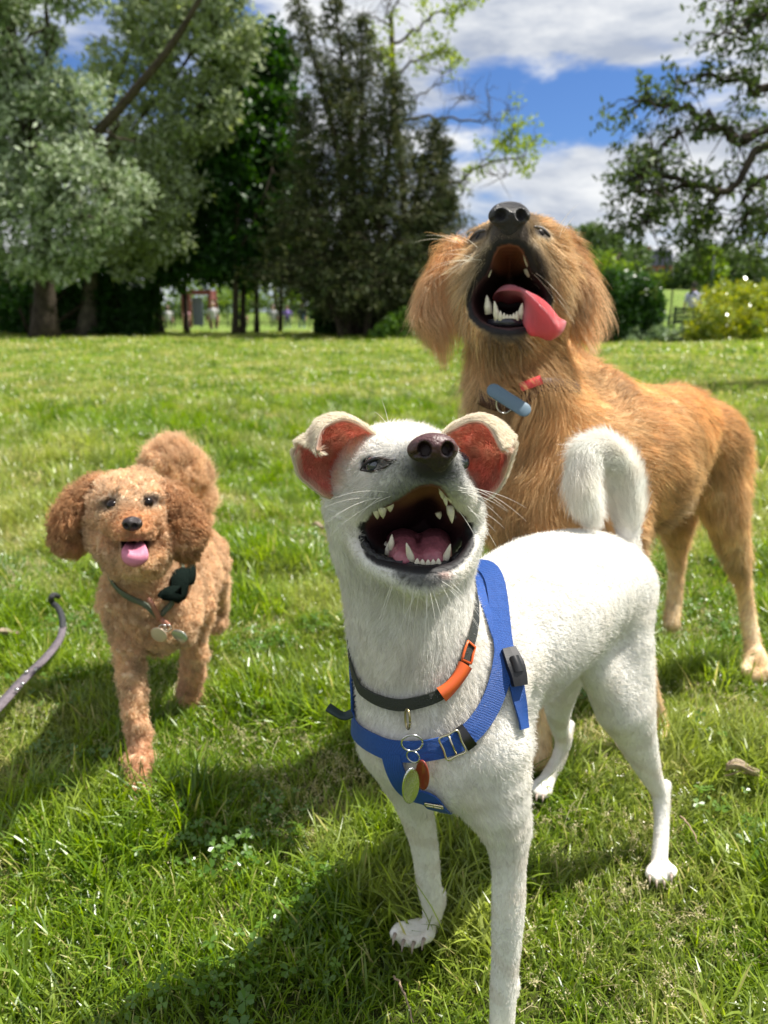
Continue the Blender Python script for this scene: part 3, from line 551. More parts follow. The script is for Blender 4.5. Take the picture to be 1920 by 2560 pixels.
    mb = MB(); mb.box((x0+1.0, 193.5, zt+.2), (.7, .7, 1.3)); mb.build('chimney', mat('chimney_brick', (0.25, 0.10, 0.07), .9), root, False)
    for k, fx_ in enumerate((-1.6, 0, 1.6)):
        mb = MB(); mb.box((p[0]+fx_, 190.17, zb-1.2), (.9, .08, 1.2)); mb.build('window', mat('window_glass', (0.05, 0.06, 0.08), .1, spec=.8), root, False)
    # tall mesh fence on the right
    dark = mat('dark_green_metal', (0.012, 0.03, 0.02), .5, metal=0.3)
    a, b = W(1618, 800, 29.5), W(1900, 800, 29.5); root = empty('mesh_fence', (float(a[0]), 29.5, 0.0), 'tall thin mesh fence with slim posts in front of the far field', 'fence')
    xs = np.linspace(a[0], b[0], 6); zt = float(W(1700, 688, 29.5)[2]); zw = float(W(1700, 718, 29.5)[2])
    for x in xs:
        mb = MB(); mb.box((x, 29.5, zw/2+H(x, 29.5)/2), (.045, .045, zw)); mb.build('post', dark, root, False)
    mb = MB()
    for z in np.arange(.1, zw, .11): mb.tube([(a[0], 29.53, z), (b[0], 29.53, z)], [.0022]*2, 3)
    for x in np.arange(a[0], b[0], .05): mb.tube([(x, 29.535, .05), (x, 29.535, zw)], [.0018]*2, 3)
    o = mb.build('wire_mesh', dark, root, False); o['kind'] = 'stuff'
    root = empty('lamp_post', (float(W(1779, 700, 40)[0]), 40.0, float(H(W(1779, 700, 40)[0], 40))), 'thin dark pole standing on the field behind the fence', 'post'); x = root.location.x
    mb = MB(); mb.tube([(x, 40, root.location.z-.1), (x, 40, float(W(1779, 640, 40)[2]))], [.07, .05], 8); mb.build('shaft', dark, root); mb = MB(); mb.tube([(x, 40, root.location.z), (x, 40, root.location.z+.35)], [.12, .10], 8); mb.build('base', dark, root)
    # railing, playground, bench, people
    a, b = W(300, 800, 40), W(830, 800, 40); root = empty('park_railing', (float(a[0]), 40.0, 0.0), 'low dark metal railing with upright bars beyond the trees', 'railing'); n = 95
    xs = np.linspace(a[0], b[0], n); zt = 1.12
    for i, x in enumerate(xs):
        mb = MB(); mb.box((x, 40, .02+zt/2), (.03 if i % 12 else .07, .03 if i % 12 else .07, zt+(0 if i % 12 else .1))); mb.build('bar' if i % 12 else 'post', dark, root, False)
    for z in (.2, 1.0): mb = MB(); mb.box(((a[0]+b[0])/2, 40.04, z), (b[0]-a[0], .03, .04)); mb.build('rail', dark, root, False)
    red = mat('red_paint', (0.15, 0.035, 0.03), .7); blue = mat('blue_grey_paint', (0.12, 0.14, 0.2), .6)
    xa, xb = float(W(458, 760, 37)[0]), float(W(525, 760, 37)[0]); root = empty('climbing_frame', (xa, 37.0, 0.0), 'red playground climbing frame with a blue grey panel behind the dark trees', 'playground frame'); zt = float(W(490, 724, 37)[2])
    for x in (xa, xb):
        for y in (37, 38.2): mb = MB(); mb.box((x, y, zt/2), (.14, .14, zt)); mb.build('post', red, root, False)
    for y in (37, 38.2): mb = MB(); mb.box(((xa+xb)/2, y-.08, zt-.12), (xb-xa+.2, .12, .2)); mb.build('beam', red, root, False)
    mb = MB(); mb.box(((xa+xb)/2-.3, 38.4, .75), (.5, .06, 1.3)); mb.build('panel', blue, root, False)
    mb = MB(); mb.box((xb+.0, 37.6, zt-.25), (.12, 1.0, .4)); mb.build('side_panel', red, root, False)
    people(dark)
def person(px, Y, hgt, top, legs, hair, label, face=0.0, sit=False):
    """standing or sitting small far figure; body and head one mesh"""
    g = W(px, 790, Y); x = float(g[0]); z0 = float(H(x, Y)); s = hgt/1.7
    root = empty('person', (x, Y, z0), label, 'person'); skin = M_.setdefault('skin', mat('skin', (0.45, 0.27, 0.2), .5)); r = None
    c, sn = math.cos(face), math.sin(face)
    def q(a, b, h): return (x+(a*c-b*sn)*s, Y+(a*sn+b*c)*s, z0+h*s)
    bs = .45 if not sit else 0.0
    mb = MB(); mb.tube([q(0, 0, 1.38-bs), q(0, 0, 1.46-bs)], [.055*s, .05*s], 8); mb.tube([q(0, 0, 1.42-bs), q(0, -.01, 1.48-bs), q(0, -.015, 1.55-bs), q(0, -.01, 1.63-bs), q(0, 0, 1.69-bs)], np.array([.045, .075, .088, .078, .03])*s, 10)
    for k in (-1, 1): mb.tube([q(k*.20, 0, 1.34-bs), q(k*.25, .02, 1.08-bs), q(k*.24, -.08, .86-bs), q(k*.23, -.10, .80-bs)], np.array([.045, .038, .028, .032])*s, 7)
    mb.build('body', skin, root)
    mb = MB(); mb.tube([q(0, 0, .86-bs), q(0, 0, 1.0-bs), q(0, 0, 1.2-bs), q(0, 0, 1.34-bs), q(0, 0, 1.42-bs)], np.array([.15, .145, .17, .165, .07])*s, 10)
    for k in (-1, 1): mb.tube([q(k*.15, 0, 1.36-bs), q(k*.21, 0, 1.30-bs), q(k*.25, .02, 1.08-bs)], np.array([.06, .06, .045])*s, 7)
    mb.build('top', top, root); mb = MB()
    for k in (-1, 1):
        if sit: mb.tube([q(k*.09, 0, .46), q(k*.1, -.42, .48), q(k*.1, -.45, .08)], np.array([.085, .065, .045])*s, 7)
        else: mb.tube([q(k*.08, 0, .9), q(k*.10, -.03*k, .5), q(k*.11, .06*k, .08)], np.array([.09, .065, .045])*s, 7)
        fy = -.45 if sit else .06*k; mb.tube([q(k*.1, fy+.05, .04), q(k*.1, fy-.16, .03)], np.array([.045, .035])*s, 6)
    mb.build('trousers', legs, root)
    mb = MB(); mb.tube([q(0, .03, 1.50-bs), q(0, .035, 1.58-bs), q(0, .02, 1.67-bs), q(0, .01, 1.715-bs)], np.array([.07, .088, .085, .03])*s, 9); mb.build('hair', hair, root)
def people(dark):
    wh = mat('white_cloth', (.42, .41, .42), .8); pu = mat('purple_cloth', (.30, .20, .60), .8); dk = mat('dark_cloth', (.03, .035, .05), .8); bl = mat('blue_cloth', (.12, .18, .4), .8); pk = mat('pink_cloth', (.6, .3, .35), .8)
    hr = mat('dark_hair', (.03, .02, .015), .6); hb = mat('brown_hair', (.12, .06, .03), .6)
    person(420, 34.5, 1.35, wh, dk, hr, 'child in white top left of the climbing frame', .4); person(466, 35.5, 1.3, pk, dk, hb, 'child in pink top under the red climbing frame', -.5); person(533, 34.5, 1.6, wh, dk, hr, 'person in white top and dark trousers right of the red frame', .2)
    person(683, 44, 1.72, wh, dk, hb, 'person in pale top behind the railing, leftmost of three', .1); person(718, 44, 1.7, pu, bl, hr, 'person in purple top behind the railing'); person(755, 43, 1.72, dk, bl, hb, 'person in dark top behind the railing near the conifer', -.3); person(612, 44, 1.2, pk, dk, hr, 'small child behind the railing between the thin trunks')
    # bench seen from behind, with a sitting person
    x = float(W(1727, 800, 24)[0]); root = empty('park_bench', (x, 24.0, 0.0), 'dark green park bench facing the far field', 'bench'); x0 = x
    g = float(H(x, 24)); 
    for k in range(4): mb = MB(); mb.box((x, 24.0+.03*k*-.2, g+.50+k*.115), (1.1, .03, .085)); mb.build('back_slat', dark, root, False)
    for k in range(4): mb = MB(); mb.box((x, 24.1+k*.115, g+.44), (1.1, .09, .03)); mb.build('seat_slat', dark, root, False)
    for k in (-.5, .5):
        mb = MB(); mb.box((x+k, 24.02, g+.45), (.06, .06, .95)); mb.build('leg', dark, root, False); mb = MB(); mb.box((x+k, 24.45, g+.33), (.06, .06, .66)); mb.build('leg', dark, root, False); mb = MB(); mb.box((x+k*1.0, 24.23, g+.66), (.05, .5, .04)); mb.build('arm_rest', dark, root, False)
    person(1729, 24.22, 1.62, mat('lilac_cloth', (.5, .5, .72), .8), dk, hr, 'person with dark hair and pale blue top sitting on the park bench', math.pi, True)
if on('ground'): build_ground()
if on('bg'): build_background()
if on('grass'): build_grass()
# ------------------------------------------------------------------ body sculpting: signed distance fields
class Sculpt:
    def __init__(s, lo, hi, h):
        s.h = h; s.lo = np.array(lo, float); n = np.ceil((np.array(hi)-s.lo)/h).astype(int)+1
        s.n = n; s.F = np.full(n, 0.05, np.float32); s.ax = [(s.lo[i]+h*np.arange(n[i])).astype(np.float32) for i in range(3)]
    def _reg(s, lo, hi, pad):
        a = [max(0, int((lo[i]-pad-s.lo[i])/s.h)) for i in range(3)]; b = [min(s.n[i], int((hi[i]+pad-s.lo[i])/s.h)+2) for i in range(3)]
        sl = tuple(slice(a[i], b[i]) for i in range(3)); X = s.ax[0][sl[0]][:, None, None]; Y = s.ax[1][sl[1]][None, :, None]; Z = s.ax[2][sl[2]][None, None, :]
        return sl, X, Y, Z
    @staticmethod
    def dcap(X, Y, Z, a, b, ra, rb):
        ba = b-a; L2 = float(ba @ ba)+1e-12
        h = np.clip(((X-a[0])*ba[0]+(Y-a[1])*ba[1]+(Z-a[2])*ba[2])/L2, 0, 1)
        return np.sqrt((X-a[0]-h*ba[0])**2+(Y-a[1]-h*ba[1])**2+(Z-a[2]-h*ba[2])**2)-(ra+(rb-ra)*h)
    @staticmethod
    def dell(X, Y, Z, c, r, R):
        x, y, z = X-c[0], Y-c[1], Z-c[2]
        if R is not None: x, y, z = (R[0][0]*x+R[0][1]*y+R[0][2]*z), (R[1][0]*x+R[1][1]*y+R[1][2]*z), (R[2][0]*x+R[2][1]*y+R[2][2]*z)
        k0 = np.sqrt((x/r[0])**2+(y/r[1])**2+(z/r[2])**2)+1e-6; k1 = np.sqrt((x/r[0]**2)**2+(y/r[1]**2)**2+(z/r[2]**2)**2)+1e-6
        return k0*(k0-1)/k1
    def _mix(s, sl, d, k, op):
        F = s.F[sl]
        if op == 'u':
            h = np.clip(0.5+0.5*(F-d)/k, 0, 1); s.F[sl] = (F*(1-h)+d*h - k*h*(1-h)).astype(np.float32)
        else:
            h = np.clip(0.5-0.5*(F+d)/k, 0, 1); s.F[sl] = (F*(1-h)-d*h + k*h*(1-h)).astype(np.float32)
    def cap(s, a, b, ra, rb, k=.012, op='u'):
        a = np.array(a, float); b = np.array(b, float); r = max(ra, rb); lo = np.minimum(a, b)-r; hi = np.maximum(a, b)+r
        sl, X, Y, Z = s._reg(lo, hi, k+3*s.h); s._mix(sl, s.dcap(X, Y, Z, a, b, ra, rb), k, op)
    def ell(s, c, r, k=.012, op='u', R=None):
        c = np.array(c, float); m = max(r); sl, X, Y, Z = s._reg(c-m, c+m, k+3*s.h); s._mix(sl, s.dell(X, Y, Z, c, r, R), k, op)
    def chain(s, P, R, k=.012, n=0, op='u'):
        P = np.array(P, float); R = np.array(R, float)
        if n: P = catmull(P, n); R = catmull(R[:, None], n)[:, 0]
        if len(P) == 1: return s.cap(P[0], P[0]+1e-5, R[0], R[0], k, op)
        sl, X, Y, Z = s._reg(P.min(0)-R.max(), P.max(0)+R.max(), k+4*s.h); D = np.full(s.F[sl].shape, .06, np.float32)
        a0 = [q.start for q in sl]
        for i in range(len(P)-1):
            m = max(R[i], R[i+1]); s2, x, y, z = s._reg(np.minimum(P[i], P[i+1])-m, np.maximum(P[i], P[i+1])+m, k+3*s.h)
            loc = tuple(slice(q.start-a, q.stop-a) for q, a in zip(s2, a0)); D[loc] = np.minimum(D[loc], s.dcap(x, y, z, P[i], P[i+1], R[i], R[i+1]))
        s._mix(sl, D, k, op)
    slim = 0.0   # room left for the coat, in photo px
    def px(s, pts, k=.012, n=0, op='u'):
        """chain given as (photo x, photo y, distance Y, radius in photo px)"""
        s.chain([W(p[0], p[1], p[2]) for p in pts], [M(p[3]-s.slim*min(1, max(0, (p[3]-12)/20)), p[1], p[2]) for p in pts], k, n, op)
    def hollow(s, poly, Y0, Y1, Ys, shr, k=.004):
        """carve a mouth: outline given in photo px, from distance Y0 to Y1, narrowing by shr beyond Ys"""
        P = [W(p[0], p[1], Ys) for p in poly]+[W(p[0], p[1], Y0) for p in poly]; lo = np.min(P, 0); hi = np.max(P, 0); lo[1] = Y0; hi[1] = Y1
        sl, X, Y, Z = s._reg(lo, hi, .01); X, Y, Z = np.broadcast_arrays(X, Y, Z); d = mouth_dist(np.stack([X, Y, Z], -1).reshape(-1, 3).astype(float), poly, Y0, Y1, Ys, shr).reshape(X.shape); s._mix(sl, d, k, 's')
    def mesh(s, smooth=2):
        F = s.F; sg = F < 0; n = F.shape
        c = [(i, j, k) for i in (0, 1) for j in (0, 1) for k in (0, 1)]
        def sub(A, o): return A[o[0]:n[0]-1+o[0], o[1]:n[1]-1+o[1], o[2]:n[2]-1+o[2]]
        cnt = sum(sub(sg, o).astype(np.int8) for o in c); act = (cnt > 0) & (cnt < 8)
        ii = np.argwhere(act); idm = np.full(act.shape, -1, np.int64); idm[act] = np.arange(len(ii))
        vals = np.stack([F[ii[:, 0]+o[0], ii[:, 1]+o[1], ii[:, 2]+o[2]] for o in c], 1)
        acc = np.zeros((len(ii), 3)); w_ = np.zeros(len(ii)); ca = np.array(c, float)
        for a in range(8):
            for b in range(a+1, 8):
                if np.abs(ca[a]-ca[b]).sum() != 1: continue
                va, vb = vals[:, a], vals[:, b]; m = (va < 0) != (vb < 0); t = np.where(m, va/np.where(m, va-vb, 1), 0)
                acc += m[:, None]*(ca[a]+t[:, None]*(ca[b]-ca[a])); w_ += m
        V = s.lo + s.h*(ii + acc/w_[:, None]); Q = []
        for ax in range(3):
            o = [0, 0, 0]; o[ax] = 1; A = sg[:-1 if ax == 0 else None, :-1 if ax == 1 else None, :-1 if ax == 2 else None]; B = sg[1 if ax == 0 else 0:, 1 if ax == 1 else 0:, 1 if ax == 2 else 0:]
            e = np.argwhere(A != B); u, v = [(1, 2), (2, 0), (0, 1)][ax]; e = e[(e[:, u] > 0) & (e[:, v] > 0) & (e[:, u] < n[u]-1) & (e[:, v] < n[v]-1)]
            flip = A[e[:, 0], e[:, 1], e[:, 2]]
            def idx(du, dv): f = e.copy(); f[:, u] -= du; f[:, v] -= dv; return idm[f[:, 0], f[:, 1], f[:, 2]]
            q = np.stack([idx(1, 1), idx(0, 1), idx(0, 0), idx(1, 0)], 1); q[~flip] = q[~flip][:, ::-1]; Q.append(q)
        Q = np.vstack(Q); Q = Q[(Q >= 0).all(1)]
        for _ in range(smooth):
            S = np.zeros_like(V); D = np.zeros(len(V))
            for a, b in ((0, 1), (1, 2), (2, 3), (3, 0)):
                for x, y in ((a, b), (b, a)):
                    for k in range(3): S[:, k] += np.bincount(Q[:, x], V[Q[:, y], k], len(V))
                    D += np.bincount(Q[:, x], minlength=len(V))
            V = .5*V + .5*S/np.maximum(D, 1)[:, None]
        # keep the largest pieces only
        return V, Q
def vnormals(V, Q):
    fn = np.cross(V[Q[:, 2]]-V[Q[:, 0]], V[Q[:, 3]]-V[Q[:, 1]]); Nn = np.zeros_like(V)
    for c in range(4):
        for k in range(3): Nn[:, k] += np.bincount(Q[:, c], fn[:, k], len(V))
    return unit(Nn)
def near_chain(P, pts):
    """distance to a photo-pixel chain and its radius, for colour zones"""
    d = np.full(len(P), 9.0)
    C_ = [W(p[0], p[1], p[2]) for p in pts]; R = [M(p[3], p[1], p[2]) for p in pts]
    if len(C_) == 1: return np.linalg.norm(P-C_[0], axis=1)-R[0]
    for a, b, ra, rb in zip(C_[:-1], C_[1:], R[:-1], R[1:]):
        ba = b-a; h = np.clip((P-a) @ ba/(ba @ ba+1e-12), 0, 1); d = np.minimum(d, np.linalg.norm(P-a-h[:, None]*ba, axis=1)-(ra+(rb-ra)*h))
    return d
def proj(P):
    """photo pixel each point falls on"""
    y = P[:, 1]; z = P[:, 2]-CAMH; t = y*CP - z*SP; return np.stack([960+FPX*P[:, 0]/t, 1280-FPX*(y*SP+z*CP)/t], -1)
def spot(pp, cx, cy, rx, ry, ang=0.0, soft=.35):
    a = math.radians(ang); x = pp[:, 0]-cx; y = pp[:, 1]-cy; u = (x*math.cos(a)+y*math.sin(a))/rx; v = (-x*math.sin(a)+y*math.cos(a))/ry
    return np.clip((1+soft/2-np.sqrt(u*u+v*v))/soft, 0, 1)[:, None]
def mouth_dist(P, poly, Y0, Y1, Ys, shr):
    t = P[:, 1]*CP - (P[:, 2]-CAMH)*SP; q = proj(P); L_ = np.vstack([poly, poly[:1]]).astype(float); d = np.full(len(P), 1e9); ins = np.zeros(len(P), bool)
    for a, b in zip(L_[:-1], L_[1:]):
        e = b-a; w_ = q-a; h = np.clip((w_ @ e)/(e @ e), 0, 1); d = np.minimum(d, ((w_-h[:, None]*e)**2).sum(1))
        c = (a[1] > q[:, 1]) != (b[1] > q[:, 1]); ins ^= c & (q[:, 0] < (b[0]-a[0])*(q[:, 1]-a[1])/((b[1]-a[1]) if b[1] != a[1] else 1e-9)+a[0])
    d = np.sqrt(d)*np.where(ins, -1, 1)*t/FPX + np.maximum(0, P[:, 1]-Ys)*shr
    return np.maximum(d, np.maximum(Y0-P[:, 1], P[:, 1]-Y1))
def closed(pts, n): Q = np.array(pts, float); m = len(Q); return catmull(np.vstack([Q[-2:], Q, Q[:3]]), (m+4)*n//m+1)[int(2*n/m):int(2*n/m)+n]
def zone(d, soft): return np.clip(.5-d/soft, 0, 1)[:, None]
def paint(col, m, c): return col*(1-m)+np.array(c)*m
# ------------------------------------------------------------------ fur
def fur_mat(name, rough=.45, trans=.35, spec=.35, sat=1.0, val=1.0, tval=1.0):
    m, t, b = base_mat(name); l = t.links.new
    at = N(t, 'ShaderNodeAttribute'); at.attribute_name = 'hcol'
    l(at.outputs['Color'], b.inputs['Base Color']); b.inputs['Roughness'].default_value = rough; b.inputs['Specular IOR Level'].default_value = spec
    tr = N(t, 'ShaderNodeBsdfTranslucent'); hs = N(t, 'ShaderNodeHueSaturation', Saturation=sat, Value=tval); l(at.outputs['Color'], hs.inputs['Color']); l(hs.outputs[0], tr.inputs['Color'])
    ms = N(t, 'ShaderNodeMixShader', Fac=trans); l(b.outputs[0], ms.inputs[1]); l(tr.outputs[0], ms.inputs[2]); l(ms.outputs[0], t.nodes['Material Output'].inputs['Surface'])
    return m
def skin_mat(name, rough=.6, bump=.3, sss=0.0):
    m, t, b = base_mat(name); l = t.links.new
    at = N(t, 'ShaderNodeAttribute'); at.attribute_name = 'Col'; l(at.outputs['Color'], b.inputs['Base Color'])
    b.inputs['Roughness'].default_value = rough; b.inputs['Specular IOR Level'].default_value = .25
    tcn = N(t, 'ShaderNodeTexCoord'); n = N(t, 'ShaderNodeTexNoise', Scale=220, Detail=4.0); l(tcn.outputs['Object'], n.inputs['Vector'])
    bu = N(t, 'ShaderNodeBump', Strength=bump, Distance=.002); l(n.outputs['Fac'], bu.inputs['Height']); l(bu.outputs[0], b.inputs['Normal']); return m
def curves_obj(name, P, rad, col, m, parent, taper=.15):
    """P (n,k,3) strands, rad (n), col (n,3)"""
    n, k = P.shape[:2]; hc = bpy.data.hair_curves.new(name); hc.add_curves([k]*n)
    hc.attributes['position'].data.foreach_set('vector', np.ascontiguousarray(P, np.float32).ravel())
    t = np.linspace(0, 1, k); r = rad[:, None]*(1-(1-taper)*t[None]**1.5)
    a = hc.attributes.get('radius') or hc.attributes.new('radius', 'FLOAT', 'POINT'); a.data.foreach_set('value', r.astype(np.float32).ravel())
    a = hc.attributes.new('hcol', 'FLOAT_COLOR', 'CURVE'); cc = np.ones((n, 4), np.float32); cc[:, :3] = col; a.data.foreach_set('color', cc.ravel())
    hc.materials.append(m); return link(name, hc, parent)
def sample_surface(V, Q, n, wv, seed):
    """n random points on the quads, chance ~ area * wv(vertex weight)"""
    r = np.random.default_rng(seed); fn = .5*np.linalg.norm(np.cross(V[Q[:, 2]]-V[Q[:, 0]], V[Q[:, 3]]-V[Q[:, 1]]), axis=1)*wv[Q].mean(1)
    c = np.cumsum(fn); f = np.searchsorted(c, r.uniform(0, c[-1], n)); f = np.minimum(f, len(Q)-1); u, v = r.uniform(size=(2, n))
    q = Q[f]; wts = np.stack([(1-u)*(1-v), u*(1-v), u*v, (1-u)*v], 1)
    return q, wts
def interp(A, q, w_): return (A[q]*(w_[..., None] if A.ndim > 1 else w_)).sum(1)
def grow(V, Q, Nn, col, n, length, comb, seed=0, k=5, lift=.45, wave=0.0, wfreq=60, clump=0.0, csize=.012, grav=0.0, rad=.00022, weight=None, cvar=.12, curl=0.0, turns=2.5, cull=True, tipcol=None, lvar=.35, jit=.15):
    """strands growing from a surface; length (per vertex), comb (per vertex direction)"""
    r = np.random.default_rng(seed); wv = np.ones(len(V)) if weight is None else weight
    q, w_ = sample_surface(V, Q, n, wv*(length > 0), seed)
    p, nn, c, L_, g = interp(V, q, w_), unit(interp(Nn, q, w_)), interp(col, q, w_), interp(length, q, w_), interp(comb, q, w_)
    if cull:   # leave out strands on the side no nearby viewpoint sees
        eye = np.array((0, 0, CAMH)); f = ((eye-p)*nn).sum(1)/np.linalg.norm(eye-p, axis=1) > -.55; p, nn, c, L_, g = p[f], nn[f], c[f], L_[f], g[f]
    n = len(p); L_ = L_*r.uniform(1-lvar, 1+lvar*.6, n)
    g = g - nn*(g*nn).sum(1)[:, None]; g = unit(g + r.normal(0, jit, g.shape)); lf = np.clip(lift + r.normal(0, .10, n), .04, 1)[:, None]
    d0 = unit(nn*lf + g*(1-lf)); t = np.linspace(0, 1, k)
    P = p[:, None] + (d0[:, None]*t[None, :, None] - nn[:, None]*(lf[:, None]*.45*(t**2)[None, :, None]))*L_[:, None, None]
    P[..., 2] -= grav*(t**2)[None]*L_[:, None]
    if wave:
        for ax, sd in ((0, 1), (1, 2), (2, 3)):
            P[..., ax] += wave*(SineNoise(wfreq, 10, seed+sd)(P.reshape(-1, 3)).reshape(n, k))*t[None]*L_[:, None]
    if curl:
        b = unit(np.cross(nn, g)); ph = (SineNoise(90, 8, seed+9)(p)*3)[:, None] + 2*math.pi*turns*t[None] + r.normal(0, .5, (n, 1)); am = curl*np.minimum(1, t*3)[None]*r.uniform(.6, 1.3, (n, 1))
        P += (b[:, None]*np.cos(ph)[..., None] + nn[:, None]*np.sin(ph)[..., None])*am[..., None] + nn[:, None]*am[..., None]*.9
    if clump:
        cid = np.floor((p + r.normal(0, csize*.18, p.shape))/csize).astype(np.int64); key = cid[:, 0]*73856093 ^ cid[:, 1]*19349663 ^ cid[:, 2]*83492791
        _, inv = np.unique(key, return_inverse=True); cnt = np.bincount(inv); m = len(cnt)
        for j in range(1, k):
            cen = np.stack([np.bincount(inv, P[:, j, a])/cnt for a in range(3)], -1)
            P[:, j] += (cen[inv]-P[:, j])*(clump*t[j]**1.3)
        cv = np.random.default_rng(seed+5).normal(0, cvar*.8, m)[inv]
    else: cv = 0
    c = np.clip(c*(1 + (r.normal(0, cvar, n)+cv)[:, None]), 0, 1)
    return P, np.full(n, rad)*r.uniform(.7, 1.3, n), c
def cat_str(*parts):
    return tuple(np.concatenate([p[i] for p in parts]) for i in range(3))
def tree_of(V, Q): return BVHTree.FromPolygons([tuple(v) for v in V.tolist()], Q.tolist())
def hit(bvh, px, py):
    d = W(px, py, 1.0)-np.array((0, 0, CAMH)); h = bvh.ray_cast(Vector((0, 0, CAMH)), Vector(d).normalized()); return h
def ribbon(mb, P, Nn, w_, th=.002):
    """flat strap along P with face normal Nn and width w_"""
    P = np.asarray(P, float); Nn = unit(Nn); T = unit(np.gradient(P, axis=0)); S = unit(np.cross(T, Nn)); w_ = np.broadcast_to(w_, (len(P),))[:, None]
    a, b = P+S*w_/2, P-S*w_/2; c, d = b+Nn*th, a+Nn*th; V = np.stack([a, d, (c+d)/2+Nn*th*.15, c, b], 1).reshape(-1, 3); n = 5; m = len(P)
    i = np.arange(m-1)[:, None]*n; j = np.arange(n)[None]; j2 = (j+1) % n; F = np.stack([i+j, i+j2, i+n+j2, i+n+j], -1).reshape(-1, 4); mb.add(V, F); return mb
def patch(rows, n, m):
    """smooth surface through control rows (r,c,3) -> V grid n x m"""
    R = np.array(rows, float); a = np.stack([catmull(R[i], m) for i in range(len(R))]); return np.stack([catmull(a[:, j], n) for j in range(m)], 1)
def sheet(G, th):
    """closed thin shell from grid G (n,m,3), thickness th (scalar or per grid)"""
    n, m = G.shape[:2]; du = np.gradient(G, axis=0); dv = np.gradient(G, axis=1); Nn = unit(np.cross(du, dv)); th = np.broadcast_to(th, (n, m))[..., None]
    A = (G+Nn*th/2).reshape(-1, 3); B = (G-Nn*th/2).reshape(-1, 3); i = np.arange(n-1)[:, None]*m; j = np.arange(m-1)[None]
    f = np.stack([i+j, i+m+j, i+m+j+1, i+j+1], -1).reshape(-1, 4); F = [f, f[:, ::-1]+n*m]
    ring = list(range(m)) + [k*m+m-1 for k in range(1, n)] + [(n-1)*m+k for k in range(m-2, -1, -1)] + [k*m for k in range(n-2, 0, -1)]
    r0 = np.array(ring); r1 = np.roll(r0, -1); F.append(np.stack([r0, r1, r1+n*m, r0+n*m], -1))
    return np.vstack([A, B]), np.vstack(F)
def tooth(mb, base, tip, r):
    base, tip = np.array(base), np.array(tip); P = [base-(tip-base)*.25, base+(tip-base)*.3, base+(tip-base)*.75, tip]; mb.tube(P, [r, r*.95, r*.5, r*.12], 8)
def simple_sdf(name, lo, hi, h, fn, m, parent, smooth=2, colfn=None):
    s = Sculpt(lo, hi, h); fn(s); V, Q = s.mesh(smooth); return npmesh(name, V, Q, m, parent, col=None if colfn is None else colfn(V))
gum = tooth_m = wet_tongue = None
def common_mats():
    global tooth_m, metal_m
    tooth_m = mat('tooth_enamel', (0.80, 0.74, 0.58), .22, spec=.6, noise=.15, nscale=200)
    metal_m = mat('steel', (0.55, 0.55, 0.53), .22, metal=1.0)
common_mats()
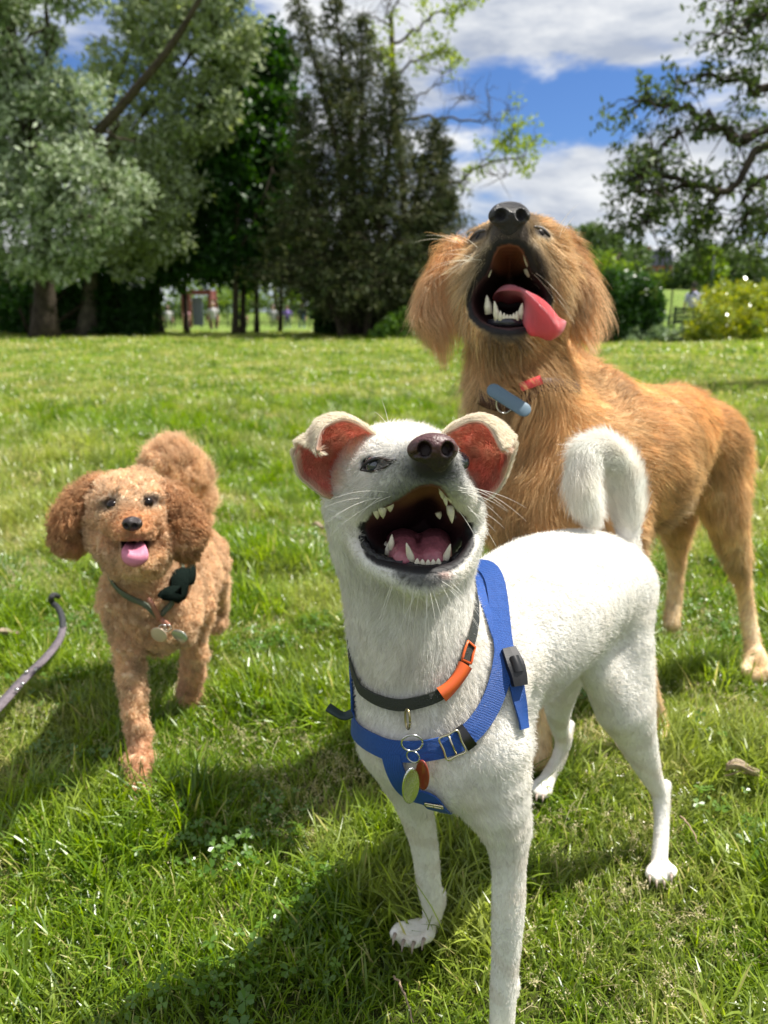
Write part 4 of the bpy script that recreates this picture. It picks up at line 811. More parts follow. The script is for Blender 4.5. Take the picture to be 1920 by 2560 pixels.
# ------------------------------------------------------------------ the white dog
def white_dog():
    root = empty('dog', (0.14, 0.80, 0), 'short haired white dog in a blue harness, mouth wide open, looking up in front', 'dog')
    s = Sculpt((-.20, .50, -.03), (.52, 1.22, .70), .0027)
    # trunk
    s.slim = 4
    s.px([(1065, 1800, .735, 148), (1150, 1690, .77, 172), (1270, 1580, .83, 190), (1380, 1500, .90, 172), (1470, 1462, .965, 138), (1520, 1470, 1.0, 120)], k=.02, n=14)
    s.px([(1040, 1860, .70, 110), (1120, 1900, .70, 120)], k=.03)
    s.px([(1262, 1560, .775, 50), (1258, 1700, .715, 62), (1235, 1850, .685, 60)], k=.03)   # shoulder blade
    s.px([(1290, 1760, .745, 40), (1300, 1860, .73, 38)], k=.02)
    # neck
    s.px([(1010, 1370, .745, 165), (1022, 1480, .745, 165), (1045, 1620, .74, 172), (1080, 1760, .735, 178)], k=.025, n=8)
    s.slim = 9
    # far side foreleg (left in the photo)
    s.px([(985, 1850, .735, 95), (1015, 1950, .755, 66), (1038, 2020, .765, 52), (1062, 2120, .775, 42), (1074, 2215, .782, 38), (1082, 2260, .785, 36), (1080, 2310, .79, 31)], k=.02, n=12)
    s.px([(1098, 2235, .80, 22), (1100, 2262, .80, 18)], k=.008)
    for a, b, r in ((994, 2334, 20), (1016, 2350, 21), (1041, 2355, 20), (1066, 2346, 18)): s.px([(1072, 2312, .79, 28), (a+6, b-10, .765, r+2), (a-6, b, .752, r-3)], k=.004)
    # near foreleg
    s.px([(1215, 1880, .70, 118), (1235, 1990, .69, 98), (1265, 2080, .685, 66), (1272, 2160, .68, 52), (1270, 2280, .673, 50), (1263, 2400, .666, 43), (1258, 2470, .661, 42), (1256, 2540, .657, 41), (1252, 2590, .655, 40)], k=.02, n=16)
    s.px([(1306, 2040, .72, 32), (1312, 2085, .715, 24)], k=.014)
    s.px([(1280, 2455, .675, 26), (1282, 2485, .675, 20)], k=.008)
    for a, b, r in ((1215, 2620, 24), (1240, 2634, 26), (1268, 2634, 25), (1292, 2620, 22)): s.px([(1252, 2590, .655, 34), (a, b-6, .64, r), (a-4, b+8, .628, r-4)], k=.004)
    # near hind leg
    s.px([(1510, 1480, .985, 118), (1540, 1600, .965, 98), (1556, 1700, .95, 84), (1572, 1790, .94, 72), (1600, 1870, .945, 52), (1632, 1950, .955, 34), (1650, 1985, .958, 28), (1654, 2040, .945, 24), (1652, 2100, .925, 25), (1648, 2150, .905, 27)], k=.02, n=18)
    s.px([(1440, 1560, .93, 60), (1500, 1680, .92, 60), (1548, 1780, .92, 55)], k=.03)
    s.px([(1664, 1962, .975, 16), (1655, 2010, .96, 16)], k=.01)
    for a, b, r in ((1627, 2186, 15), (1644, 2196, 16), (1663, 2195, 16), (1681, 2184, 14)): s.px([(1650, 2160, .90, 24), (a, b-8, .885, r), (a-3, b, .875, r-3)], k=.003)
    # far hind leg
    s.px([(1440, 1560, 1.06, 95), (1410, 1680, 1.05, 62), (1395, 1760, 1.045, 45), (1398, 1815, 1.07, 32), (1408, 1850, 1.09, 24), (1395, 1900, 1.085, 22), (1372, 1940, 1.075, 24)], k=.02, n=12)
    s.px([(1424, 1812, 1.10, 14), (1412, 1850, 1.09, 14)], k=.01)
    for a, b, r in ((1332, 1974, 14), (1346, 1984, 15), (1362, 1986, 14)): s.px([(1368, 1950, 1.07, 22), (a+6, b-8, 1.05, r), (a-3, b, 1.04, r-3)], k=.003)
    # tail, curled over the rump
    tail = [(1562, 1400, 1.02, 40), (1570, 1330, 1.03, 38), (1566, 1250, 1.035, 42), (1552, 1175, 1.03, 44), (1515, 1128, 1.01, 45), (1472, 1130, .985, 44), (1455, 1185, .965, 42), (1462, 1240, .955, 38), (1478, 1290, .955, 24)]
    s.px(tail, k=.012, n=22)
    s.slim = 0
    # skull and cheeks
    s.ell(W(1000, 1225, .735), (.066, .066, .060), k=.02)
    s.ell(W(1000, 1160, .715), (.052, .050, .034), k=.02)
    s.px([(900, 1275, .712, 80), (912, 1360, .728, 70)], k=.03); s.px([(1132, 1285, .71, 72), (1120, 1365, .725, 66)], k=.03)
    # muzzle
    s.px([(1018, 1205, .69, 110), (1050, 1180, .645, 92), (1074, 1158, .612, 74), (1080, 1140, .600, 60)], k=.02)
    s.px([(925, 1268, .680, 44), (962, 1236, .655, 44), (1015, 1196, .628, 44), (1076, 1178, .607, 40), (1122, 1200, .622, 38), (1152, 1240, .645, 38), (1172, 1280, .675, 36)], k=.012, n=14)
    # lower jaw
    s.px([(888, 1322, .694, 26), (902, 1374, .677, 28), (942, 1412, .657, 31), (1008, 1440, .637, 38), (1068, 1452, .623, 44), (1128, 1428, .635, 34), (1166, 1380, .657, 27), (1188, 1322, .687, 24)], k=.010, n=18)
    s.px([(1030, 1420, .70, 80), (1060, 1440, .655, 48)], k=.02)
    # mouth
    mouth = np.array([(897, 1318), (912, 1299), (931, 1287), (965, 1270), (1003, 1250), (1030, 1230), (1050, 1219), (1078, 1214), (1098, 1220), (1112, 1238), (1124, 1262), (1140, 1284), (1162, 1295), (1177, 1318), (1174, 1345), (1160, 1372), (1140, 1396), (1122, 1408), (1085, 1414), (1045, 1414), (1010, 1408), (980, 1402), (950, 1394), (925, 1375), (905, 1350)])
    MA = (mouth, .55, .735, .655, .35); s.hollow(*MA)
    # eye sockets
    eyeL, eyeR = W(943, 1160, .6755), W(1158, 1158, .680)
    s.ell(eyeL, (.0140, .009, .0058), k=.002, op='s'); s.ell(eyeR, (.010, .010, .0060), k=.004, op='s')
    V, Q = s.mesh(2); Nn = vnormals(V, Q)
    dc = np.full(len(V), 9.0)
    fv = np.where(V[:, 1] < .78)[0]; dc[fv] = mouth_dist(V[fv], *MA)
    noseC = W(1082, 1127, .588); pp = proj(V); fr = (V[:, 1] < .70)[:, None]*1.0
    warm = (.72, .70, .64); white = (.745, .73, .685)
    col = np.tile(white, (len(V), 1)).astype(float)
    n1_ = SineNoise(2*math.pi/.05, 12, 2)(V); col *= (1-.03*np.clip(n1_, -1, 1))[:, None]
    cream = (.78, .60, .38)
    for z_ in ([(850, 1200, .70, 22), (905, 1215, .69, 8)], [(880, 1120, .70, 20), (905, 1095, .71, 12)], [(1186, 1190, .69, 14), (1182, 1150, .69, 14), (1150, 1118, .66, 6)]): col = paint(col, zone(near_chain(V, z_), .02)*.75, cream)
    col = paint(col, zone(near_chain(V, [(1380, 1400, .88, 30), (1290, 1460, .80, 30)]), .08)*.22*(SineNoise(150, 8, 5)(V) > .3)[:, None], cream)
    for z_ in ([(1268, 2070, .665, 14)], [(1262, 2380, .65, 8)], [(1258, 2470, .64, 8)], [(1590, 1880, .93, 10)], [(1065, 2170, .76, 10)]): col = paint(col, zone(near_chain(V, z_), .012)*.35, (.45, .38, .28))
    col = paint(col, zone(near_chain(V, [(1520, 1650, .92, 8)]), .01)*.5, (.3, .28, .27))
    dirt = np.clip(SineNoise(2*math.pi/.04, 12, 14)(V), 0, 1)[:, None]*(1-sstep(.10, .34, V[:, 2]))[:, None]; col = paint(col, dirt*.30, (.50, .41, .32)); col = paint(col, np.clip(SineNoise(2*math.pi/.07, 10, 15)(V), 0, 1)[:, None]*.10, (.78, .64, .48))
    musz = fr*np.maximum(spot(pp, 1075, 1185, 105, 62, 0, .9), spot(pp, 1040, 1225, 110, 45, -20, .9)); gz = fr*spot(pp, 1080, 1170, 60, 36, 0, .7)
    col = paint(col, musz*.86, (.15, .155, .17)); col = paint(col, gz*.95, (.02, .02, .024)); col = paint(col, zone(near_chain(V, [(1082, 1127, .592, 55)]), .008), (.02, .012, .012))
    col = paint(col, fr*np.maximum(spot(pp, 1062, 1446, 62, 24, 0, .7), spot(pp, 1015, 1432, 30, 20, 0, .7))*.85, (.05, .052, .055)); col = paint(col, fr*spot(pp, 1112, 1432, 16, 14, 0, .8)*.5, (.7, .45, .38))
    for e, rx in ((eyeL, .0135), (eyeR, .0115)):
        q = np.sqrt(((V[:, 0]-e[0])/rx)**2+((V[:, 2]-e[2])/.0075)**2+((V[:, 1]-e[1])/.016)**2); col = paint(col, np.clip((1.22-q)*4, 0, 1)[:, None], (.012, .010, .010))
    eb = fr*np.maximum(spot(pp, 941, 1161, 42, 15, -14, .3), spot(pp, 974, 1153, 12, 7, 10, .6)); col = paint(col, eb*.8, (.03, .027, .027))
    inside = (dc < .0016); lipd = np.where(V[:, 2] < W(0, 1300, .67)[2], .0085, .0030)
    lip = np.clip((lipd-dc)/.002, 0, 1)[:, None]; lip[V[:, 1] > .72] = 0
    col = paint(col, lip, (.018, .017, .018)); flesh = np.clip((.0018-dc)/.001, 0, 1)[:, None]
    deep = np.clip((V[:, 1]-.635)/.06, 0, 1)[:, None]; lowr = sstep(1290, 1345, pp[:, 1])[:, None]; fc = (np.array((.16, .06, .05))*(1-lowr)+np.array((.018, .014, .016))*lowr)*(1-deep)+np.array((.03, .010, .012))*deep; col = col*(1-flesh)+fc*flesh  # mouth wall darkens with depth, throat shade put into the colour
    pal = flesh*zone(near_chain(V, [(1070, 1216, .62, 45), (1060, 1240, .66, 60)]), .02); col = paint(col, pal, (.26, .12, .06)); 
    skin = skin_mat('white_dog_coat'); body = npmesh('body', V, Q, skin, root, col=col)
    bvh = tree_of(V, Q)
    # fur
    Ln = np.full(len(V), .0078); dT = near_chain(V, tail); t1 = zone(dT, .01)[:, 0]*sstep(0, .03, V[:, 2]-W(0, 1345, 1.02)[2]); Ln += t1*.021
    Ln += zone(near_chain(V, [(1010, 1500, .70, 130), (1060, 1680, .68, 130)]), .05)[:, 0]*.006
    Ln *= 1 - .55*zone(near_chain(V, [(1060, 1180, .62, 70), (1060, 1430, .64, 70)]), .05)[:, 0]
    Ln *= 1 - .45*(1-sstep(.18, .26, V[:, 2])); Ln *= 1 - .62*(1-sstep(.03, .06, V[:, 2]))
    bare = (lip[:, 0] > .35) | (dc < .0035) | (gz[:, 0] > .97) | (np.linalg.norm((V-eyeL-np.array((.003, -.003, 0)))/(.0165, .025, .0080), axis=1) < 1.15) | (np.linalg.norm((V-eyeR)/(.0115, .02, .0082), axis=1) < 1.15) | (np.linalg.norm(V-noseC, axis=1) < .0215)
    Ln[bare] = 0
    # lie of the coat: from nose backward over head, down neck, chest and legs, back along trunk
    comb = np.tile((.55, .60, -.45), (len(V), 1)).astype(float)
    hd = unit(V - noseC)*np.array((1, 1, 1)) + np.array((0, .25, -.15)); wH = zone(near_chain(V, [(1030, 1250, .68, 150)]), .05); comb = comb*(1-wH)+hd*wH
    wN = zone(near_chain(V, [(1020, 1520, .72, 180), (1060, 1750, .71, 180)]), .05)*(1-wH); comb = comb*(1-wN)+np.array((.0, .0, -1.0))*wN
    wL = (V[:, 2] < .26)[:, None]*1.0; comb = comb*(1-wL)+np.array((.05, .25, -1))*wL
    tp = catmull([W(*p[:3]) for p in tail], 30); kd = KDTree(30); [kd.insert(Vector(p), i) for i, p in enumerate(tp)]; kd.balance(); tdir = unit(np.gradient(tp, axis=0)); idx = np.where(t1 > .05)[0]
    comb[idx] = tdir[[kd.find(Vector(V[i]))[1] for i in idx]]
    comb += .18*np.stack([SineNoise(70, 8, 31)(V), SineNoise(70, 8, 32)(V), SineNoise(70, 8, 33)(V)], -1)
    hcol = col.copy(); hcol = np.clip(hcol*(1+.22*t1[:, None]), 0, .9); hcol = np.where((musz > .3) & (gz < .5), hcol*.9+.03, hcol)  # tail hair lightened to offset its own self-shadowing
    den = np.where(V[:, 1] < .80, 1.5, 1.0)+t1*1.2
    A = grow(V, Q, Nn, hcol, 210000, Ln, comb, 3, 4, lift=.26, wave=.08, clump=.16, csize=.005, rad=.00018, weight=den, cvar=.05, jit=.25)
    fm = fur_mat('white_fur', .5, .40, .25, sat=1.0, tval=1.05); curves_obj('fur', *A, fm, root)
    # whiskers
    ws = []; r = np.random.default_rng(4)
    for (x, y, Y0, dx, dy, cnt) in ((955, 1240, .65, -1, .25, 6), (1150, 1225, .64, 1, .2, 7), (1165, 1270, .66, 1, .45, 4), (1060, 1470, .63, -.1, 1, 8), (1110, 1455, .635, .5, .9, 5), (1000, 1450, .64, -.4, 1, 3), (970, 1100, .68, -.5, -1, 3)):
        for i in range(cnt):
            p = hit(bvh, x+r.uniform(-25, 25), y+r.uniform(-14, 14)); 
            if p[0] is None: continue
            l_ = r.uniform(.025, .058); d = unit(np.array((dx+r.normal(0, .3), r.uniform(-.5, .15), -dy+r.normal(0, .25)))); t = np.linspace(0, 1, 8)[:, None]
            ws.append(np.array(p[0]) + d*l_*t + np.array((0, .1, -.35))*l_*t*t)
    curves_obj('whiskers', np.array(ws), np.full(len(ws), .00024), np.tile((.85, .83, .78), (len(ws), 1)), fm, root)
    clw = mat('claw', (.30, .24, .20), .4)
    for x, y, Y0 in ((988, 2334, .7475), (1010, 2350, .7475), (1035, 2355, .7475), (1060, 2346, .7475), (1624, 2188, .872), (1641, 2198, .872), (1660, 2197, .872), (1678, 2186, .872), (1328, 1976, 1.035), (1342, 1986, 1.035), (1358, 1988, 1.035)):
        a_ = W(x, y, Y0); mb = MB(); mb.tube([a_, a_+(-.002, -.006, -.001), a_+(-.003, -.011, -.006)], [.0024, .0019, .0006], 7); mb.build('claw', clw, root)
    # eyes
    em = mat('eye', (0.05, 0.06, 0.075), .08, spec=.9, coat=.6)
    for e, rr in ((W(938, 1163, .6640), .0084), (eyeR+np.array((-.002, .0075, 0)), .009)):
        mb = MB(); th = np.linspace(0, math.pi, 14); mb.tube([e+np.array((0, 0, math.cos(a)*rr)) for a in th], np.maximum(np.sin(th)*rr, .0002), 20); mb.build('eye', em, root)
    lidm = mat('black_eyelid', (.012, .010, .010), .45)
    for pts, r_ in (([(900, 1176), (912, 1160), (932, 1149), (956, 1147), (976, 1152), (990, 1150)], .0017), ([(900, 1176), (922, 1178), (946, 1176), (966, 1167), (980, 1154)], .0012)):
        Pl = []
        for p_ in catmull(pts, 12):
            h = hit(bvh, *p_); y_ = h[0][1] if h[0] is not None else .668; Pl.append(W(p_[0], p_[1], min(y_, .6600)-.0030))
        mb = MB(); mb.tube(Pl, r_*np.sin(np.linspace(.35, 2.8, 12)), 7); mb.build('eyelid', lidm, root)
    # nose
    def nose(S):
        S.ell(noseC+(0, .004, 0), (.0200, .013, .0118), k=.004); S.ell(noseC+(.001, .000, .004), (.0155, .011, .009), k=.005); S.ell(noseC+(.002, .004, -.010), (.012, .010, .010), k=.006)
        for k in (-1, 1): S.ell(noseC+(.002+k*.0090, -.009, .0025), (.0052, .009, .0058), k=.002, op='s', R=None); S.cap(noseC+(.002+k*.0125, -.007, -.001), noseC+(.001+k*.0190, 0, -.0045), .0018, .0014, .0015, op='s')
        S.cap(noseC+(0, -.011, -.003), noseC+(0, -.004, -.022), .0010, .0010, .001, op='s')
    def ncol(v):
        c = np.tile((.022, .013, .015), (len(v), 1)).astype(float); return paint(c, zone(-(v[:, 2]-noseC[2]+.001), .010)*.9, (.085, .032, .033))*1.0*np.where((np.linalg.norm((v-noseC-(.0110, -.009, .0025))/(.0054, .0095, .0060), axis=1) < 1.1) | (np.linalg.norm((v-noseC-(-.0070, -.009, .0025))/(.0054, .0095, .0060), axis=1) < 1.1), .25, 1)[:, None]
    nm = skin_mat('nose_leather', .42, 1.0); nm.node_tree.nodes['Principled BSDF'].inputs['Specular IOR Level'].default_value = .45
    simple_sdf('nose', noseC-.035, noseC+.035, .0011, nose, nm, root, 1, ncol)
    # tongue with a centre groove
    def tong(S):
        for k, x in ((-1, 1012), (1, 1082)): S.px([(x, 1398, .652, 34), (x, 1382, .675, 44), (x+k*4, 1370, .71, 50)], k=.006)
        S.cap(W(1046, 1368, .640), W(1044, 1345, .70), .0022, .0022, .003, op='s')
    def tcol(v): n = SineNoise(900, 8, 1)(v); return np.tile((.36, .115, .145), (len(v), 1))*(1+.06*n)[:, None]
    tm = skin_mat('tongue_surface', .30, .8); tm.node_tree.nodes['Principled BSDF'].inputs['Specular IOR Level'].default_value = .5
    c0 = W(1045, 1385, .68); simple_sdf('tongue', c0-.06, c0+.06, .0016, tong, tm, root, 2, tcol)
    # teeth
    T = [((1028, 1400, .644), (1016, 1357, .640), .0036), ((1113, 1400, .646), (1126, 1360, .642), .0034)]
    for x, h_ in ((1043, 16), (1056, 14), (1070, 13), (1083, 14), (1096, 16)): T.append(((x, 1412, .638), (x, 1412-h_, .636), .0029))
    for (x, y, Y0, h_) in ((970, 1380, .668, 26), (978, 1366, .662, 30), (963, 1375, .69, 22), (1104, 1372, .69, 24), (1106, 1362, .70, 20)): T.append(((x, y, Y0), (x+2, y-h_, Y0), .0030))
    for (a, b, r_) in T:
        mb = MB(); tooth(mb, W(*a), W(*b), r_); mb.build('tooth', tooth_m, root)
    for (a, b, r_) in [((1126, 1272, .640), (1130, 1308, .640), .0036), ((1104, 1226, .622), (1106, 1248, .622), .0025), ((1112, 1238, .626), (1116, 1266, .626), .0026), ((1122, 1238, .624), (1128, 1258, .626), .0026), ((1096, 1284, .668), (1100, 1298, .668), .003), ((955, 1268, .648), (958, 1296, .652), .0042), ((941, 1276, .654), (944, 1298, .657), .0036), ((974, 1258, .646), (976, 1280, .650), .0040)]:
        mb = MB(); tooth(mb, W(*a), W(*b), r_); mb.build('tooth', tooth_m, root)
    # gum line that carries the lower incisors, black wet lip below it
    blk = mat('black_lip', (0.012, 0.012, 0.014), .22, spec=.6, bump=.4, bscale=500)
    mb = MB(); mb.tube(catmull([W(1008, 1408, .648), W(1040, 1419, .636), (W(1070, 1423, .633)), W(1100, 1418, .637), W(1120, 1405, .648)], 14), np.full(14, .0040), 8); mb.build('lip', blk, root)
    mb = MB(); mb.tube(catmull([W(897, 1318, .688), W(908, 1352, .674), W(930, 1384, .660), W(962, 1402, .650), W(1008, 1412, .642)], 20), .0044+.0008*np.sin(np.arange(20)*2.1), 8); mb.build('lip', blk, root)
    mb = MB(); mb.tube(catmull([W(1180, 1310, .69), W(1175, 1345, .675), W(1155, 1380, .66), W(1130, 1402, .648)], 16), .0040+.0006*np.sin(np.arange(16)*2.1), 8); mb.build('lip', blk, root)
    # ears
    earm, et, eb_ = base_mat('ear_skin'); l = et.links.new; at = N(et, 'ShaderNodeAttribute'); at.attribute_name = 'Col'; l(at.outputs['Color'], eb_.inputs['Base Color']); eb_.inputs['Roughness'].default_value = .6
    tr = N(et, 'ShaderNodeBsdfTranslucent'); hs = N(et, 'ShaderNodeHueSaturation', Saturation=.95, Value=1.05); l(at.outputs['Color'], hs.inputs['Color']); l(hs.outputs[0], tr.inputs['Color']); ms = N(et, 'ShaderNodeMixShader', Fac=.48); l(eb_.outputs[0], ms.inputs[1]); l(tr.outputs[0], ms.inputs[2]); l(ms.outputs[0], et.nodes['Material Output'].inputs['Surface'])
    def ear(rows, redc, name='ear', flip=1):
        G = patch([[W(*p) for p in rw] for rw in rows], 34, 40); Vv, Ff = sheet(G, .0022); n, m = 34, 40
        a = np.linspace(0, 1, n)[:, None]*np.ones((1, m)); b = np.linspace(0, 1, m)[None]*np.ones((n, 1))
        red = np.clip(1.25-np.sqrt(((a-redc[0])/redc[2])**2+((b-redc[1])/redc[3])**2), 0, 1).ravel(); gr_ = G.reshape(-1, 3); red = sstep(.05, .75, red)*(.82+.18*np.clip(SineNoise(260, 12, 3)(gr_), -1, 1))
        cr_ = np.array((.80, .70, .54))*(1-red[:, None])+np.array((.86, .30, .25))*red[:, None]; outc = np.tile((.80, .73, .60), (n*m, 1))
        eye = np.array((0, 0, CAMH)); Ns = unit(np.cross(np.gradient(G, axis=0), np.gradient(G, axis=1))).reshape(-1, 3); s1 = np.sign(((eye-G.reshape(-1, 3))*Ns).sum(1).mean())
        cr_ = cr_*(1-.30*np.clip(SineNoise(120, 10, 8)(gr_), 0, 1)*red)[:, None]; cols = np.vstack([cr_, outc]) if s1 > 0 else np.vstack([outc, cr_])
        o = npmesh(name, Vv, Ff, earm, root, col=cols)
        inner = Ns*s1; g = G.reshape(-1, 3); i = np.arange(n-1)[:, None]*m; j = np.arange(m-1)[None]; q4 = np.stack([i+j, i+m+j, i+m+j+1, i+j+1], -1).reshape(-1, 4)
        oc = np.gradient(G, axis=0).reshape(-1, 3); cmb = unit(oc)
        edge = np.clip(1-np.minimum.reduce([b, 1-b, 1-a]).ravel()/.12, 0, 1)
        H1 = grow(g+inner*.0012, q4, inner, cr_*(1-.15*red[:, None]), 9000, .0035+.004*(1-red), cmb, 51, 4, lift=.35, wave=.15, rad=.00014, cull=False, weight=1-.80*red)
        H2 = grow(g-inner*.0012, q4, -inner, outc, 9000, np.full(n*m, .006), cmb, 52, 4, lift=.4, wave=.15, rad=.00018, cull=False, weight=.4+edge)
        fo = curves_obj('ear_fur', *cat_str(H1, H2), fm, root); return o
    ear([[(942, 1092, .700), (935, 1082, .702), (905, 1110, .722), (872, 1170, .720), (842, 1225, .700), (826, 1248, .688)],
         [(904, 1066, .690), (896, 1058, .696), (872, 1100, .735), (845, 1160, .735), (818, 1215, .700), (806, 1238, .682)],
         [(858, 1050, .676), (850, 1040, .686), (838, 1095, .738), (815, 1145, .738), (785, 1200, .698), (776, 1214, .682)],
         [(806, 1074, .660), (800, 1052, .680), (800, 1100, .722), (785, 1145, .722), (758, 1180, .692), (750, 1190, .680)],
         [(792, 1125, .652), (776, 1082, .675), (772, 1112, .700), (762, 1138, .704), (746, 1158, .686), (741, 1163, .678)],
         [(800, 1128, .650), (752, 1105, .672), (745, 1117, .684), (740, 1126, .688), (737, 1134, .680), (735, 1140, .676)]], (.40, .48, .88, .62))
    ear([[(1100, 1092, .704), (1112, 1080, .706), (1130, 1110, .728), (1160, 1165, .728), (1195, 1225, .708), (1212, 1250, .696)],
         [(1132, 1074, .690), (1142, 1058, .698), (1152, 1105, .740), (1180, 1160, .740), (1212, 1222, .704), (1224, 1244, .690)],
         [(1182, 1054, .676), (1188, 1041, .688), (1190, 1100, .742), (1208, 1150, .742), (1236, 1208, .704), (1244, 1222, .690)],
         [(1222, 1068, .664), (1228, 1047, .682), (1226, 1104, .728), (1240, 1145, .728), (1256, 1184, .700), (1262, 1192, .690)],
         [(1252, 1122, .658), (1256, 1066, .680), (1254, 1106, .706), (1262, 1134, .706), (1270, 1152, .690), (1274, 1158, .684)],
         [(1262, 1124, .656), (1276, 1092, .676), (1279, 1104, .688), (1281, 1114, .690), (1282, 1120, .686), (1283, 1125, .682)]], (.40, .48, .88, .62))
    return root, V, Q, Nn, bvh
def on_body(bvh, p, off=.004):
    h = bvh.find_nearest(Vector(p)); n = np.array(h[1]); d = np.array(p)-np.array(h[0]); s_ = 1 if d @ n > -1e9 else -1; return np.array(h[0])+n*off, n
def strap_path(bvh, pts, n, off=.0035, smooth=3):
    """pts: ('h',px,py) seen on the body, or ('w',x,y,z) snapped to it"""
    C0 = []
    for p in pts:
        if p[0] == 'h':
            h = hit(bvh, p[1], p[2]); C0.append(np.array(h[0]) if h[0] is not None else W(p[1], p[2], .75))
        else: C0.append(np.array(p[1:], float))
    P = catmull(C0, n); out_ = [on_body(bvh, p, off) for p in P]; P = np.array([o[0] for o in out_]); Nn = np.array([o[1] for o in out_])
    for _ in range(smooth): P[1:-1] = .25*P[:-2]+.5*P[1:-1]+.25*P[2:]; Nn[1:-1] = unit(.25*Nn[:-2]+.5*Nn[1:-1]+.25*Nn[2:])
    return P, Nn
def harness(dog):
    root_, V, Q, Nn, bvh = dog
    web, t, b = base_mat('blue_webbing'); l = t.links.new; b.inputs['Roughness'].default_value = .55
    tcn = N(t, 'ShaderNodeTexCoord'); n = N(t, 'ShaderNodeTexVoronoi', Scale=900); n.distance = 'CHEBYCHEV'; n.inputs['Randomness'].default_value = .25; l(tcn.outputs['Object'], n.inputs['Vector'])
    rmp = N(t, 'ShaderNodeValToRGB'); e = rmp.color_ramp.elements; e[0].position = .15; e[0].color = (0.010, 0.10, 0.42, 1); e[1].position = .6; e[1].color = (0.003, 0.030, 0.17, 1); l(n.outputs['Distance'], rmp.inputs['Fac']); l(rmp.outputs[0], b.inputs['Base Color'])
    bu = N(t, 'ShaderNodeBump', Strength=.9, Distance=.001); bu.invert = True; l(n.outputs['Distance'], bu.inputs['Height']); l(bu.outputs[0], b.inputs['Normal'])
    blackp = mat('black_plastic', (0.012, 0.012, 0.013), .35, spec=.5)
    root = empty('dog_harness', (0.05, 0.70, 0.30), 'bright blue webbing harness with black clip and steel sliders on the white dog', 'harness')
    wd = .0205
    # collar loop round the base of the neck, chest strap, side strap
    Pn, Nr = strap_path(bvh, [('w', -.045, .82, .46), ('h', 868, 1720), ('h', 880, 1790), ('h', 935, 1850), ('h', 990, 1872), ('h', 1080, 1868), ('h', 1150, 1845), ('h', 1205, 1790), ('h', 1240, 1715), ('h', 1254, 1650), ('h', 1250, 1600), ('w', .115, .80, .49), ('w', .06, .86, .50), ('w', -.02, .86, .48), ('w', -.045, .82, .46)], 90, .0055)
    mb = MB(); ribbon(mb, Pn, Nr, wd); mb.build('neck_strap', web, root, False)
    P, N2 = strap_path(bvh, [('h', 985, 1880), ('h', 1000, 1930), ('h', 1030, 1972), ('h', 1085, 1992), ('w', .09, .74, .26), ('w', .13, .80, .25)], 40, .0055); mb = MB(); ribbon(mb, P, N2, wd); mb.build('chest_strap', web, root, False)
    P, N2 = strap_path(bvh, [('w', .09, .83, .50), ('h', 1232, 1572), ('h', 1252, 1605), ('h', 1272, 1650), ('h', 1286, 1720), ('h', 1295, 1780), ('h', 1300, 1822)], 50, .0042); mb = MB(); ribbon(mb, P, N2, .016); mb.build('girth_strap', web, root, False)
    P, N2 = strap_path(bvh, [('w', -.03, .83, .48), ('w', -.045, .80, .40), ('w', -.03, .78, .32), ('w', .03, .78, .27)], 40, .0058); mb = MB(); ribbon(mb, P, N2, wd); mb.build('girth_strap', web, root, False)
    # loose dark strap end and steel slider at the left
    h = hit(bvh, 880, 1785); p = np.array(h[0])+np.array((0, -.008, 0)) if h[0] is not None else W(880, 1785, .70); mb = MB(); Q_ = [p, p+(-.008, -.002, -.002), p+(-.017, -.002, .003), p+(-.024, .0, .007)]; ribbon(mb, catmull(Q_, 10), np.tile((0, -.3, 1), (10, 1)), .010); mb.build('strap_end', mat('dark_strap', (0.012, 0.03, 0.03), .6), root)
    # steel slider at the right front
    def slider(px, py, ang, wdt, hgt, name='slider'):
        h = hit(bvh, px, py); c = np.array(h[0]); n = np.array(h[1]); c = c+n*.0095; r_ = unit(np.cross((0, 0, 1), n)); u = np.cross(n, r_); a = r_*math.cos(ang)+u*math.sin(ang); b_ = -r_*math.sin(ang)+u*math.cos(ang)
        mb = MB(); pts = [c+a*x*wdt+b_*y*hgt for x, y in ((-.5, -.5), (0, -.5), (.5, -.5), (.5, 0), (.5, .5), (0, .5), (-.5, .5), (-.5, 0), (-.5, -.5), (0, -.5))]; mb.tube(catmull(pts, 40), np.full(40, .0011), 8); mb.tube([c-b_*hgt*.5, c+b_*hgt*.5], [.001, .001], 6); mb.build(name, mat('brass_steel', (.62, .56, .40), .25, metal=1), root)
        return c, n, a, b_
    slider(1125, 1855, math.radians(20), .019, .022)
    c, n, a, b_ = slider(1090, 1994, math.radians(0), .016, .003)
    # black keeper on the neck strap, black side release buckle
    i = np.argmin(np.linalg.norm(Pn-np.array(hit(bvh, 1158, 1838)[0]), axis=1)); mb = MB(); ribbon(mb, Pn[i-1:i+2], Nr[i-1:i+2], wd+.003, .0042); mb.build('keeper', blackp, root)
    j = np.arange(0, len(P)); Pg, Ng = strap_path(bvh, [('h', 1262, 1632), ('h', 1278, 1670), ('h', 1287, 1712)], 14, .0062); mb = MB(); ribbon(mb, Pg, Ng, .019-.004*np.abs(np.linspace(-1, 1, 14)), .006); mb.build('buckle', blackp, root, False)
    mb = MB(); ribbon(mb, Pg[4:10], Ng[4:10], .009, .0085); mb.build('buckle_tongue', blackp, root)
    # collar: dark band with orange clip, ring and two tags
    col = empty('dog_collar', (0.03, .69, .40), 'dark collar with orange plastic clip and two metal tags under the white dog chin', 'collar'); dg = mat('dark_woven_band', (0.03, 0.035, 0.028), .6, bump=.6, bscale=700); og = mat('orange_plastic', (0.75, 0.13, 0.03), .35)
